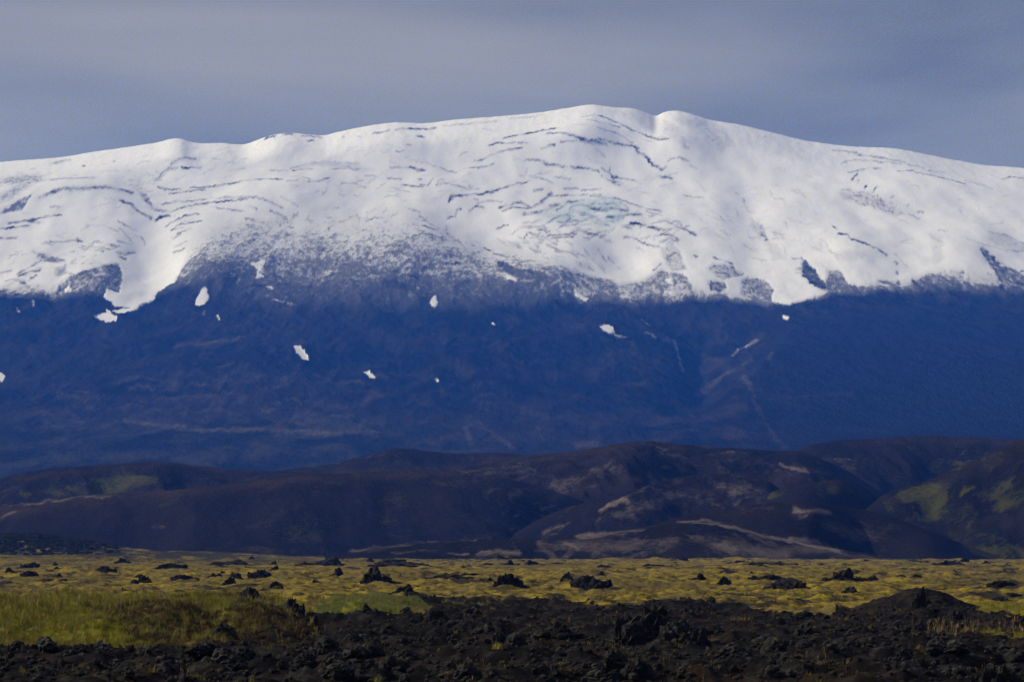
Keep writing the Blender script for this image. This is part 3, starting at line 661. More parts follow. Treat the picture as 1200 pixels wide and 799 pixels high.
V, Fc, AT, LAB = mountain()
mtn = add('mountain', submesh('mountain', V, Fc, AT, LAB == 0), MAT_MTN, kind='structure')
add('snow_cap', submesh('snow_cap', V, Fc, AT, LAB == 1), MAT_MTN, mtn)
for i in range(len(PATCHES)):
    if (LAB == 2 + i).sum() > 3:
        add('snow_patch', submesh('snow_patch', V, Fc, AT, LAB == 2 + i), MAT_MTN, mtn)
MTN_TOP = float(V[:, 2].max())

# ================================================================== THE HILLS
HP = Canvas(0.0)    # pale pumice and ash
for pts, w, k in [
    ([(797,612),(830,612),(860,617),(890,627),(920,634),(950,639),(987,646)],2.2,1),([(925,631),(955,634),(985,644)],3.5,.7),([(930,640),(1000,652),(1040,658)],5,.35),
    ([(880,627),(905,637)],4,.55),([(858,622),(862,634)],3,.35),([(845,640),(858,652)],4,.45),([(812,638),(832,640)],4,.35),([(808,650),(822,655)],4,.3),
    ([(705,597),(716,591),(728,586),(738,588)],3.2,.95),([(712,592),(735,581),(760,570)],1.6,.5),([(728,588),(742,588)],3,.5),
    ([(676,629),(700,627),(752,621)],2.4,.75),([(748,622),(743,632),(747,642)],2.4,.4),([(752,640),(765,648)],3,.3),
    ([(408,646),(440,641),(480,637),(560,633)],1.3,.65),([(460,646),(486,646)],2.2,.55),([(490,646.5),(512,646)],2.2,.55),([(522,647),(548,647)],2.2,.7),([(560,647),(585,645),(606,646)],3,.75),
    ([(636,636),(640,645),(646,652)],6,.75),([(662,638),(676,644)],3.2,.85),([(676,646),(687,640)],2,.5),([(690,640),(704,648)],2,.5),([(758,637),(752,650)],5,.4),([(772,648),(790,640),(795,636)],4,.45),
    ([(540,552),(575,549),(612,546)],1.6,.5),([(545,556),(612,553)],1.6,.4),([(570,546),(610,544)],1.2,.35),([(622,549),(636,561)],3,.4),([(640,558),(666,566)],3,.4),([(652,560),(664,561)],2,.3),
    ([(636,596),(650,592)],3,.4),([(648,582),(675,574),(700,566)],4,.35),([(636,624),(648,619),(664,611)],2.2,.55),
    ([(764,578),(785,566),(800,563)],5,.35),([(800,560),(840,560),(880,556)],4,.25),([(812,558),(815,564)],3,.3),([(828,558),(831,564)],3,.3),([(845,557),(848,563)],3,.3),([(860,556),(862,561)],3,.25),
    ([(916,543),(928,547),(944,553)],2.2,.95),([(888,542),(905,548),(928,557)],1.8,.55),([(880,552),(905,554)],1.6,.4),([(955,540),(966,541)],2,.6),([(982,538),(992,537)],1.8,.6),
    ([(1036,555),(1042,540),(1055,530)],8,.28),([(1124,531),(1132,527)],2,.5),([(930,598),(948,598),(972,601)],3.6,1),([(935,606),(945,602)],2.5,.8),([(874,598),(905,594)],1.6,.4),
    ([(862,590),(885,582),(902,573)],1.6,.5),([(768,524),(784,526),(772,533)],1.8,.55),([(900,526),(936,525)],1.2,.6),([(845,527),(858,529)],1.2,.6),
    ([(1050,638),(1062,645)],3,.4),([(1065,643),(1085,650)],2,.35),([(975,617),(990,622)],4,.2),([(1015,613),(1022,617)],4,.15),
    ([(8,593),(40,589),(85,584),(130,580)],1.3,.85),([(0,606),(22,599)],2.2,.6),([(183,616),(196,616)],3.2,.42),([(204,618),(210,618)],2.2,.25),
    ([(240,546),(262,546)],1.2,.8),([(385,542),(400,541)],1.5,.5),([(310,545),(345,541)],3,.25),([(430,538),(450,530)],2.5,.3),([(780,536),(800,528)],2,.3)]:
    HP.line_max(pts, w, k)
for pts, w, k in [([(740,600),(790,580),(850,572),(890,575)],10,.50),([(600,580),(660,566),(720,548)],9,.40),([(690,610),(740,600),(790,590)],8,.36),([(800,545),(860,540),(920,548)],8,.24),
                  ([(820,632),(870,645),(920,650)],10,.52),([(640,640),(720,640),(790,632)],8,.46),([(880,565),(930,558),(990,566)],7,.16),([(1000,545),(1060,530),(1120,525)],9,.22),([(960,615),(1020,630),(1080,645)],8,.3),
                  ([(560,556),(620,548)],7,.3),([(470,590),(520,585)],14,.08)]:
    HP.line_max(pts, w, k)
for i in range(60):
    r = random.Random(5000 + i)
    x = r.uniform(600, 1010); y0_ = float(interp([(600,632),(750,620),(850,614),(920,632),(1010,648)], x)); y = y0_ + r.uniform(2, 30)
    d = 1 if x > 770 else -1
    HP.line_max([(x, y), (x + d * r.uniform(3, 9), y + r.uniform(3, 9)), (x + d * r.uniform(8, 22), y + r.uniform(8, 16))], r.uniform(1.2, 3.4), r.uniform(.2, .62))
for i in range(110):     # rills and slips of ash running down the slopes
    r = random.Random(3000 + i)
    x = r.uniform(540, 1050); y = r.uniform(548, 650)
    d = 1 if x > 800 else -1
    l = r.uniform(5, 22)
    HP.line_max([(x, y), (x + d * l * .8, y + l * r.uniform(.15, .55))], r.uniform(.9, 2.0), r.uniform(.12, .42))
HM = Canvas(0.0)    # moss
for pts, v, s in [
    ([(78,569),(110,561),(140,557),(185,558),(192,564),(160,572),(140,578),(100,582),(85,578)],1,4),([(15,578),(60,572),(90,574),(90,584),(50,586),(20,582)],.5,4),([(60,560),(190,552),(205,560),(150,580),(70,580)],.35,6),
    ([(150,576),(185,573),(185,577),(155,580)],.5,2),([(300,567),(345,557),(350,561),(310,571)],.35,3),
    ([(1030,585),(1058,576),(1085,566),(1097,568),(1100,577),(1082,586),(1062,590),(1048,588),(1052,600),(1042,599),(1035,590)],1,1.6),([(1115,545),(1148,536),(1148,540),(1118,552)],.7,2),
    ([(1150,540),(1158,531),(1176,529),(1176,541),(1160,554),(1151,550)],1,2),([(1128,568),(1145,568),(1146,572),(1132,578),(1126,582)],.9,1.5),
    ([(1095,606),(1120,592),(1140,588),(1148,600),(1140,616),(1128,630),(1120,640),(1110,625)],.62,5),([(1125,640),(1150,632),(1200,640),(1260,645),(1260,665),(1180,657),(1140,650)],.8,5),
    ([(1060,610),(1100,600),(1110,620),(1080,625)],.3,6),([(1160,560),(1200,555),(1250,600),(1200,630),(1165,610)],.42,8),([(1100,620),(1140,610),(1190,640),(1190,655),(1130,640)],.5,6),([(1070,585),(1110,575),(1130,600),(1100,612)],.4,6),
    ([(965,572),(980,567),(1000,568),(998,576),(975,580),(966,578)],.75,2),([(902,584),(908,577),(922,574),(918,579),(906,587)],.95,1.5),([(952,552),(965,549),(978,555),(975,559),(960,555)],.7,1.5),([(768,549),(778,544),(786,546),(780,551)],.8,1.5),([(785,548),(810,543),(810,547)],.4,2)]:
    HM.poly_max(pts, v, s)
HD = Canvas(0.0)    # brown heather tone on ridge tops
for pts, w, k in [([(0,603),(60,592),(130,584),(200,578),(300,567),(360,560),(430,556),(540,553)],7,.9),([(560,542),(640,534),(700,527),(750,519),(800,523)],5,.8),([(640,586),(700,569),(760,556)],5,.6),
                  ([(1000,521),(1060,514),(1200,518)],5,.7),([(900,562),(960,557),(1020,575)],8,.5),([(640,548),(760,530)],3,.5),([(820,600),(900,597),(1000,608)],8,.3),([(20,560),(190,544),(300,550)],4,.6)]:
    HD.line_max(pts, w, k)

m = Mat('hill_ground', 0.97, 0.02)
h_f = m.noise(3.2, 6, 0.7)
h_m = m.noise(30, 6, 0.62, (1, .5, 1), dist=.6)
h_b = m.noise(140, 4, 0.55)
c = m.mix(m.ramp(h_b, .36, .66), (0.0065, 0.0057, 0.0064), (0.0140, 0.0112, 0.0112))
c = m.mix(m.math('MULTIPLY', m.ramp(h_m, .46, .72), .55), c, (0.030, 0.0225, 0.020))
c = m.mix(m.math('MULTIPLY', m.math('MULTIPLY', m.attr('heather'), m.ramp(h_m, .30, .62)), .85), c, (0.045, 0.031, 0.017))
hn = m.ramp(m.math('ADD', m.math('MULTIPLY', h_m, .6), m.math('MULTIPLY', h_f, .4)), .38, .62)
pf = m.math('MULTIPLY', m.ramp(m.math('SUBTRACT', m.math('MULTIPLY', m.attr('pale'), 1.25), m.math('MULTIPLY', hn, .75)), -.25, 1.15), .95)
c = m.mix(pf, c, (0.205, 0.160, 0.135))
mf = m.math('MULTIPLY', m.ramp(m.math('SUBTRACT', m.math('MULTIPLY', m.attr('moss'), .78), m.math('MULTIPLY', hn, .95)), -.25, .38), .9)
c = m.mix(mf, c, m.mix(m.ramp(h_f, .3, .7), (0.030, 0.032, 0.004), (0.092, 0.088, 0.007)))
m.color(c)
m.bump(m.math('ADD', m.math('MULTIPLY', h_f, .8), h_m), 3.6, 1.0)
MAT_HILL = m.m

def hill(crest, yc, length=3.6, rough=1.0, seed=0, px_rng=None, nrow=84, asym=1.0, depth_tab=None):
    c = np.array(crest, float)
    p0, p1 = c[0, 0], c[-1, 0]
    step = 2.6
    U = np.arange(p0, p1 + .1, step)
    cr = smooth_interp(crest, U) + rough * 0.9 * fbm(U / 16.0, U * 0 + seed, 4, seed)
    yc_u = np.full_like(U, yc) if depth_tab is None else smooth_interp(depth_tab, U)
    yc_u = yc_u + 60 * fbm(U / 160.0, U * 0, 2, seed + 5)
    _, _, zc = pix_point(U, cr, yc_u)
    zc = np.maximum(zc, 0.5)
    # front of the hill, crest, back
    tf = np.linspace(1, 0, nrow)          # 1 = foot
    tb = np.linspace(0, 1, 14)[1:]
    rows = []
    tt = []
    Lf = np.maximum(length * zc, 90)
    for t in tf:
        s = 0.5 * (1 + np.cos(math.pi * t ** asym))
        s = 0.6 * s + 0.4 * (1 - t) ** 1.25
        yy = yc_u - Lf * t
        rows.append((yy, zc * s - 2.5 * t)); tt.append(t)
    for t in tb:
        s = 0.5 * (1 + np.cos(math.pi * t))
        rows.append((yc_u + 2.6 * zc * t + 20 * t, zc * s - 3 * t)); tt.append(-t)
    Y = np.stack([r[0] for r in rows]); Z = np.stack([r[1] for r in rows])
    T = np.array(tt)[:, None]
    X = (U[None] - 600.0) / F / (CP - SP * (399.5 - cr[None]) / F) * Y
    hloc = zc[None] * np.clip(np.abs(T) * 2.2, 0, 1) * np.clip((1 - np.abs(T)) * 2.5 + .1, 0, 1)
    gul = ridged(X / 52 + 3 * seed + Y / 260, Y / 190, 4, seed + 60) - .45
    und = fbm(X / 120, Y / 150 + seed, 3, seed + 90)
    fine = fbm(X / 16, Y / 26, 3, seed + 120)
    Z = Z + rough * hloc * (0.13 * gul + 0.30 * und) + rough * fine * np.minimum(1.1, hloc * .1)
    PX, PY = project(X, Y, Z)
    wx = 13 * fbm(X / 14, Y / 34, 4, seed + 4, .62); wy = 6.0 * fbm(X / 14 + 9, Y / 34, 4, seed + 8, .62)
    att = dict(pale=HP.get(PX + wx, PY + wy).ravel(), moss=HM.get(PX + wx, PY + wy).ravel(), heather=HD.get(PX + wx, PY + wy).ravel())
    V = np.stack([X, Y, Z], -1).reshape(-1, 3)
    return mesh_from('hill', V, grid_faces(len(rows), len(U)), att)

HILLS = [
    # far hill left of the middle
    dict(crest=[(180,575),(250,562),(300,555),(350,548),(400,541),(440,530),(468,525),(500,528),(540,531),(575,530),(600,531),(640,536),(700,548),(760,570)], yc=2500, rough=.8, seed=1),
    # left hill with the moss patch
    dict(crest=[(-320,590),(-150,575),(-60,566),(0,560),(40,551),(80,547),(130,544),(190,541),(230,545),(280,550),(330,552),(380,555),(430,565),(480,585),(540,620)], yc=2230, rough=.8, seed=2),
    # back ridge on the right
    dict(crest=[(820,600),(880,560),(920,534),(945,523),(980,516),(1020,514),(1060,511),(1090,510.5),(1130,512),(1170,514),(1200,514),(1300,508),(1500,520)], yc=2230, rough=1.0, seed=3),
    # central hill
    dict(crest=[(420,600),(480,568),(530,552),(580,541),(620,533),(660,530),(700,524),(735,518),(760,516.5),(785,519),(820,522),(860,525),(900,527),(940,530),(980,545),(1030,575),(1090,620)], yc=2020, rough=1.2, seed=4, length=4.2),
    # long dark hill on the left
    dict(crest=[(-320,628),(-150,614),(-60,607),(0,599),(30,592),(60,587),(100,581),(140,577),(200,574),(250,569),(300,562),(345,556),(380,555),(430,552.5),(480,551),(520,552),(560,556),(600,562),(640,572),(680,586),(720,604),(760,628),(800,648)], yc=1820, rough=.5, seed=5, length=4.4),
    # inner spurs of the central hill
    dict(crest=[(500,652),(560,644),(600,626),(640,604),(680,590),(720,580),(760,569),(800,558),(840,555),(880,556),(905,566),(930,590),(960,625)], yc=1680, rough=1.2, seed=6, length=3.4),
    dict(crest=[(840,625),(870,596),(900,578),(925,570),(950,566),(970,563),(990,563),(1010,570),(1030,585),(1055,610),(1080,640)], yc=1620, rough=1.2, seed=7, length=3.2),
    # mossy hill on the right
    dict(crest=[(975,640),(1005,605),(1022,590),(1035,580),(1060,570),(1083,564),(1110,552),(1133,542),(1150,535),(1167,528),(1185,522),(1200,519),(1260,505),(1340,505),(1500,530)], yc=1560, rough=1.6, seed=8, length=3.4),
    # dark slope running down to the right
    dict(crest=[(690,648),(740,625),(790,607),(840,597),(890,590),(940,588),(980,592),(1030,601),(1070,614),(1110,630),(1150,644),(1190,657),(1230,664)], yc=1360, rough=.6, seed=9, length=3.6),
    # low front hill with the pale crest
    dict(crest=[(380,651),(410,645.5),(450,640.5),(500,636),(560,633),(620,631),(680,628),(720,623),(750,619),(790,613.5),(820,611.5),(850,613),(880,621),(920,631),(960,639),(1000,646),(1040,652),(1090,659)], yc=1230, rough=.9, seed=10, length=4.2),
]
for h in HILLS:
    add('hill', hill(**h), MAT_HILL, kind='structure')

# ================================================================== THE GROUND
GL = Canvas(0.0)     # black lava rubble
GG = Canvas(0.0)     # green grass
GB = Canvas(0.0)     # rusty brown tussocks
lava_edge = [(-300,757),(0,757),(60,756),(150,757),(230,757),(300,752),(345,738),(360,724),(400,722),(440,724),(500,722),(512,714),(480,702),(455,696),(478,694),
             (500,699),(560,701),(620,703),(700,707),(740,709),(800,707),(860,711),(900,716),(950,719),(975,720),(985,714),(1030,712),(1060,704),(1100,706),(1140,718),(1200,724),(1500,726)]
GL.poly_to(lava_edge + [(1500, 830), (-300, 830)], 1.0, 2.2)
GG.poly_max([(-300,704),(0,702),(60,700),(140,700),(230,699),(300,705),(350,708),(365,722),(300,726),(240,735),(180,752),(100,756),(0,757),(-300,757)], 1.0, 5)
GG.poly_max([(180,704),(300,704),(365,716),(372,748),(300,757),(100,757)], 1.0, 3)
GG.poly_max([(372,708),(400,703),(450,702),(490,706),(510,716),(470,722),(400,723),(375,719)], 1.0, 2)
GG.poly_max([(1130,713),(1200,714),(1300,718),(1300,723),(1200,722),(1150,717)], .9, 1.5)
GG.poly_max([(1105,741),(1130,738),(1200,742),(1300,745),(1300,751),(1200,752),(1130,746)], .9, 2)
GG.poly_max([(520,708),(575,707),(592,709),(560,711),(524,711)], .7, 1)
GG.poly_max([(380,755),(430,752),(440,760),(400,764)], .35, 3)
for pts in ([(190,725),(220,708),(260,706),(300,716),(300,728),(240,735)], [(120,745),(160,733),(200,735),(240,740),(280,755),(180,757)], [(265,755),(275,735),(310,722),(350,728),(370,750),(330,757)]):
    GB.poly_max(pts, .8, 5)

def gz(x, y):
    """height of the ground"""
    x = np.asarray(x, float); y = np.asarray(y, float)
    px = 600 + F * x / np.maximum(y, 1) * 1.0
    py = HORIZON + F * EYE / np.maximum(y, 1)
    lav = GL.get(px, np.minimum(py, 815))
    z = 0.35 * fbm(x / 70, y / 90, 3, 200) * sstep(60, 200, y)
    hum = np.maximum(fbm(x / 5.5, y / 6.5, 3, 210), -.25)
    far = fbm(x / 22, y / 26, 3, 220)
    z = z + (1 - lav) * 0.42 * fbm(x / 1.9, y / 2.6, 3, 215, .6) * sstep(700, 350, y)
    z = z + (1 - lav) * (0.85 * hum * sstep(1500, 500, y) + 1.25 * np.maximum(far, -.2) * sstep(170, 420, y))
    r1 = ridged(x / 3.6, y / 4.2, 3, 230) - .5
    r2 = fbm(x / 1.2, y / 1.4, 3, 240)
    big = fbm(x / 11, y / 14, 2, 250)
    z = z + lav * (0.50 * r1 + 0.36 * r2 + 0.60 * big)
    # grassy bank on the left
    left = sstep(375, 300, px)
    z = z + left * 0.85 * sstep(106, 117, y) * sstep(215, 140, y)
    # central grass swell
    z = z + 0.35 * np.exp(-((px - 440) / 60) ** 2 - ((y - 172) / 16) ** 2)
    # low swells far out on the left
    z = z + sstep(520, 60, px) * ((5.2 + 6.5 * sstep(190, 30, px)) * np.exp(-((y - 1330) / 120) ** 2) + 2.6 * np.exp(-((y - 880) / 80) ** 2) * sstep(330, 60, px))
    z = z + np.exp(-((y - 1040) / 90) ** 2) * (0.5 + 0.9 * fbm(x / 60, y / 100, 2, 260) + 1.5 * np.maximum(fbm(x / 11, y / 40, 4, 262, .6), -.1))
    for bx, by, bw, bl, bh in ((245, 134, 46, 8, .55), (185, 117, 46, 4.5, .35), (318, 121, 44, 6.5, .55), (60, 122, 60, 5, .25)):
        z = z + bh * np.exp(-((px - bx) / bw) ** 2 - ((y - by) / bl) ** 2)
    return z * sstep(2200, 1700, y) - 1.0 * sstep(1500, 2300, y)

gU = np.concatenate([np.arange(-3200, -300, 150.0), np.arange(-300, -40, 13.0), np.arange(-40, 1240, 1.7), np.arange(1240, 1500, 13.0), np.arange(1500, 4401, 150.0)])
gY = np.concatenate([[-40, 4, 20, 40, 55], np.exp(np.arange(math.log(64), math.log(1900), 0.0054)), [2100, 2600, 3400, 4600, 6500, 9500, 14000]])
GX = (gU[None] - 600) / F * np.maximum(gY, 4)[:, None]
GX[0] = GX[0] * 30
GY = np.broadcast_to(gY[:, None], GX.shape)
GZ = gz(GX, GY)
gpx = 600 + F * GX / np.maximum(GY, 4); gpy = HORIZON + F * EYE / np.maximum(GY, 4)
wx = 14 * fbm(GX / 2.2, GY / 6, 4, 301, .6); wy = 5.0 * fbm(GX / 2.2 + 7, GY / 6, 4, 303, .6)
gpy_c = np.minimum(gpy, 815)
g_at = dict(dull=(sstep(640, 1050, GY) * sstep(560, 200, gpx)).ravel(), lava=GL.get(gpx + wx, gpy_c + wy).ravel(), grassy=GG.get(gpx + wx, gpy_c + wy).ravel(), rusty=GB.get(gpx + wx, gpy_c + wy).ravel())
m = Mat('plain_ground', 0.97, 0.03)
g1 = m.noise(0.35, 4, .6); g2 = m.noise(2.2, 5, .65); g3 = m.noise(8, 5, .62, (1, .6, 1)); g4 = m.noise(40, 5, .6, (1, .4, 1))
moss = m.mix(m.ramp(g3, .36, .62), (0.165, 0.122, 0.024), (0.310, 0.230, 0.014))
moss = m.mix(m.math('MULTIPLY', m.ramp(g2, .50, .70), .75), moss, (0.085, 0.064, 0.026))
moss = m.mix(m.math('MULTIPLY', m.ramp(g4, .48, .62), .75), moss, (0.085, 0.066, 0.030))
moss = m.mix(m.ramp(m.math('ADD', m.math('MULTIPLY', g2, .5), m.math('MULTIPLY', g3, .5)), .545, .60), moss, (0.020, 0.017, 0.015))
q0 = m.noise(0.8, 5, .72)
moss = m.mix(m.math('MULTIPLY', m.ramp(q0, .44, .60), .85), moss, (0.092, 0.070, 0.030))
q1 = m.noise(3.2, 5, .65, (1, .26, 1), dist=.5); q2 = m.noise(10, 6, .66, (1, .22, 1), dist=.5)
moss = m.mix(m.math('MULTIPLY', m.ramp(q1, .49, .60), .8), moss, (0.078, 0.058, 0.026))
moss = m.mix(m.math('MULTIPLY', m.ramp(m.math('ADD', m.math('MULTIPLY', q1, .45), m.math('MULTIPLY', q2, .55)), .515, .585), .92), moss, (0.020, 0.0175, 0.016))
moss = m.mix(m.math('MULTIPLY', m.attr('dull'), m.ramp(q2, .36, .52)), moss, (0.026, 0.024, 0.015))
lavac = m.mix(m.ramp(g2, .35, .7), (0.0028, 0.0025, 0.0025), (0.0115, 0.0092, 0.0084))
lavac = m.mix(m.math('MULTIPLY', m.ramp(m.math('ADD', m.math('MULTIPLY', g1, .5), m.math('MULTIPLY', g2, .5)), .50, .66), .75), lavac, (0.036, 0.035, 0.029))
lavac = m.mix(m.math('MULTIPLY', m.ramp(g3, .50, .64), .55), lavac, (0.028, 0.0175, 0.0115))
grassc = m.mix(m.ramp(g2, .3, .7), (0.075, 0.076, 0.008), (0.145, 0.128, 0.012))
rustyc = m.mix(m.ramp(g2, .3, .7), (0.022, 0.014, 0.007), (0.075, 0.050, 0.016))
c = m.mix(m.attr('grassy'), moss, grassc)
c = m.mix(m.attr('rusty'), c, rustyc)
c = m.mix(m.ramp(m.attr('lava'), .3, .7), c, lavac)
m.color(c)
m.bump(m.math('ADD', g1, m.math('MULTIPLY', g2, 2)), 0.10, .9)
MAT_GROUND = m.m
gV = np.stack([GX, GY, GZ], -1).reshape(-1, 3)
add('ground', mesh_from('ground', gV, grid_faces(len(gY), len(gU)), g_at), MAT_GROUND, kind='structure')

# ================================================================== LAVA ROCKS
m = Mat('lava_rock', 0.9, 0.15)
r1 = m.noise(0.22, 5, .65); r2 = m.noise(0.9, 4, .6)
sepz = N(m.t, 'ShaderNodeSeparateXYZ'); m.link(m.geo.outputs['Normal'], sepz.inputs[0])
c = m.mix(m.ramp(r1, .3, .7), (0.0045, 0.0042, 0.0045), (0.019, 0.0165, 0.0155))
lich = m.math('MULTIPLY', m.ramp(sepz.outputs['Z'], .25, .85), m.ramp(r2, .42, .66))
c = m.mix(m.math('MULTIPLY', lich, .55), c, (0.080, 0.078, 0.060))
m.color(c)
m.bump(r1, 0.09, .9)
MAT_ROCK = m.m
m = Mat('far_lava_rock', 0.95, 0.08)
r1 = m.noise(0.8, 5, .65); r2 = m.noise(3.0, 4, .6)
c = m.mix(m.ramp(r1, .3, .7), (0.0070, 0.0070, 0.0085), (0.022, 0.020, 0.020))
sepz = N(m.t, 'ShaderNodeSeparateXYZ'); m.link(m.geo.outputs['Normal'], sepz.inputs[0])
c = m.mix(m.math('MULTIPLY', m.math('MULTIPLY', m.ramp(sepz.outputs['Z'], .55, .95), m.ramp(r2, .45, .62)), .6), c, (0.08, 0.066, 0.02))
m.color(c)
m.bump(r1, 0.25, .9)
MAT_FAR_ROCK = m.m

def icosphere(sub):
    t = (1 + 5 ** .5) / 2
    v = [(-1,t,0),(1,t,0),(-1,-t,0),(1,-t,0),(0,-1,t),(0,1,t),(0,-1,-t),(0,1,-t),(t,0,-1),(t,0,1),(-t,0,-1),(-t,0,1)]
    f = [(0,11,5),(0,5,1),(0,1,7),(0,7,10),(0,10,11),(1,5,9),(5,11,4),(11,10,2),(10,7,6),(7,1,8),(3,9,4),(3,4,2),(3,2,6),(3,6,8),(3,8,9),(4,9,5),(2,4,11),(6,2,10),(8,6,7),(9,8,1)]
    v = [Vector(p).normalized() for p in v]
    for _ in range(sub):
        cache = {}; nf = []
        def mid(a, b):
            k = (min(a, b), max(a, b))
            if k not in cache:
                v.append(((v[a] + v[b]) / 2).normalized()); cache[k] = len(v) - 1
            return cache[k]
        for a, b, c_ in f:
            ab, bc, ca = mid(a, b), mid(b, c_), mid(c_, a)
            nf += [(a, ab, ca), (b, bc, ab), (c_, ca, bc), (ab, bc, ca)]
        f = nf
    return v, np.array(f)

def rock_mesh(name, seed, sub=3, jag=1.0, flat=0.75):
    """a clinkery lava block: half-width 0.5, foot at z = 0, about 0.8 tall before scaling"""
    vs_, f = icosphere(sub)
    off = Vector((seed * 7.3, seed * 3.1, -seed * 5.7))
    out = []
    for p in vs_:
        q = p * 1.25 + off
        d, _pts = mnoise.voronoi(p * 1.5 + off)
        n = 0.34 * mnoise.noise(p * 1.1 + off) + 0.30 * (d[1] - d[0]) + jag * 0.26 * (mnoise.ridged_multi_fractal(q * 1.2, 1.0, 2.1, 4, 1.0, 2.0) - 1.0) * .5
        n += jag * 0.13 * mnoise.noise(p * 6.3 + off) + jag * .06 * mnoise.noise(p * 13 + off)
        s = 0.5 * max(0.35, 0.85 + n)
        out.append((p.x * s, p.y * s, p.z * s * flat))
    V_ = np.array(out)
    V_[:, 2] -= -0.16
    V_[:, 2] = np.where(V_[:, 2] < -0.12, -0.12, V_[:, 2])
    w = max(np.ptp(V_[:, 0]), 1e-3)
    V_[:, :2] /= w
    V_[:, 2] /= max(V_[:, 2].max(), 1e-3)     # height 1
    return mesh_from(name, V_, f, smooth=False)

ROCKS = [rock_mesh('lava_rock', i + 1, 3, 1.0, .8) for i in range(9)]

def crag_mesh(name, seed, na=84, nr=24, jag=1.0):
    """a jagged lava outcrop grown out of the ground: width 1, height 1"""
    r_ = random.Random(seed)
    a = np.linspace(0, 2 * math.pi, na, endpoint=False)
    rad = 0.44 + 0.22 * fbm(np.cos(a) * 1.6 + seed, np.sin(a) * 1.6, 3, seed) + .05 * fbm(np.cos(a) * 5 + seed, np.sin(a) * 5, 2, seed + 3)
    peaks = [(r_.uniform(-.30, .30), r_.uniform(-.2, .2), r_.uniform(.12, .26), r_.uniform(.45, 1.0)) for _ in range(7)]
    L = []
    for j in range(nr):
        q = (j / (nr - 1)) ** .8
        x = np.cos(a) * rad * q; y = np.sin(a) * rad * q
        base = (1 - q ** 3.2)
        z = 0.20 + 0.0 * x
        for kx, ky, ks, kh in peaks:
            dd = np.hypot((x - kx), (y - ky) * 1.0) / ks
            z = np.maximum(z, kh * np.clip((1.2 - dd) * 1.25, 0, 1) ** .7)
        nz = ridged(x * 5 + seed, y * 5, 3, seed + 9) - .5
        nf = fbm(x * 16 + seed, y * 16, 3, seed + 12)
        z = base * (z * 0.75 + 0.22 + jag * (0.34 * nz + 0.30 * nf)) - .14 * q ** 4
        x = x + .03 * fbm(z * 9 + a * 3, x * 9, 2, seed + 20); y = y + .03 * fbm(z * 9, y * 9 + a, 2, seed + 21)
        L.append(np.stack([x, y, z], -1))
    V_ = np.concatenate(L)
    f = [(j * na + i, j * na + (i + 1) % na, (j + 1) * na + (i + 1) % na, (j + 1) * na + i) for j in range(nr - 1) for i in range(na)]
    V_[:, :2] /= np.ptp(V_[:, 0])
    V_[:, 2] /= np.percentile(V_[:, 2], 98)
    return mesh_from(name, V_, np.array(f), smooth=False)
def outcrop_mesh(name, seed):
    """a ragged heap of clinkery lumps half sunk in the ground: width 1, height 1"""
    r_ = random.Random(seed * 3 + 1)
    base, f0 = icosphere(3), None
    VV, FF, n0 = [], [], 0
    k = r_.randint(7, 11)
    for q in range(k):
        off = Vector((seed * 5.1 + q * 2.7, q * 3.9, seed * 1.7))
        sz = r_.uniform(.12, .22) if q else .26
        cx = r_.uniform(-.42, .42) if q else r_.uniform(-.15, .15)
        cy = r_.uniform(-.3, .3); top = r_.uniform(.35, .8) * (1 - abs(cx) * 1.1) if q else 1.0
        ang = r_.uniform(0, 6.28); st = r_.uniform(1.0, 1.6)
        vs_, f = base
        P_ = []
        for p in vs_:
            d, _p = mnoise.voronoi(p * 1.7 + off)
            n_ = .85 + .45 * mnoise.noise(p * 1.3 + off) + .34 * (d[1] - d[0]) + .26 * mnoise.noise(p * 4.1 + off) + .14 * mnoise.noise(p * 9 + off)
            x = p.x * sz * st * n_; y = p.y * sz * n_
            P_.append((cx + x * math.cos(ang) - y * math.sin(ang), cy + x * math.sin(ang) + y * math.cos(ang), max(-.25, p.z * top * n_ * .9)))
        VV.append(np.array(P_)); FF.append(f + n0); n0 += len(P_)
    V_ = np.concatenate(VV); F_ = np.concatenate(FF)
    V_[:, :2] /= np.ptp(V_[:, 0])
    V_[:, 2] /= V_[:, 2].max()
    return mesh_from(name, V_, F_, smooth=False)
CRAGS = [outcrop_mesh('lava_outcrop', i + 31) for i in range(9)]
for me in ROCKS: me.materials.append(MAT_ROCK)
CRAGS_FAR = []
for me in CRAGS:
    f_ = me.copy(); f_.materials.append(MAT_FAR_ROCK); CRAGS_FAR.append(f_)
    me.materials.append(MAT_ROCK)

def place_rock(name, me, px, py_base, wpx, hpx, rot, label, cat, group=None, depth=None):
    gx, gy = ground_at(px, py_base)
    gx, gy = float(gx), float(gy)
    w = wpx * gy / F; h = hpx * gy / F
    dep = depth if depth else w * random.uniform(.6, .95)
    # the ground stands above or below z=0 here: shift along the ray so the foot keeps its pixel
    for _ in range(3):
        z = float(gz(np.array([gx]), np.array([gy]))[0])
        k = max(0.6, min(1.5, (EYE - z) / EYE))
        gx, gy = float(ground_at(px, py_base)[0]) * k, float(ground_at(px, py_base)[1]) * k
    z = float(gz(np.array([gx]), np.array([gy]))[0])
    o = add(name, me, None, label=label, cat=cat, group=group)
    o.location = (gx, gy, z - 0.06 * h)
    o.scale = (w, dep, h * 1.08)
    o.rotation_euler = (0, 0, rot)
    return o

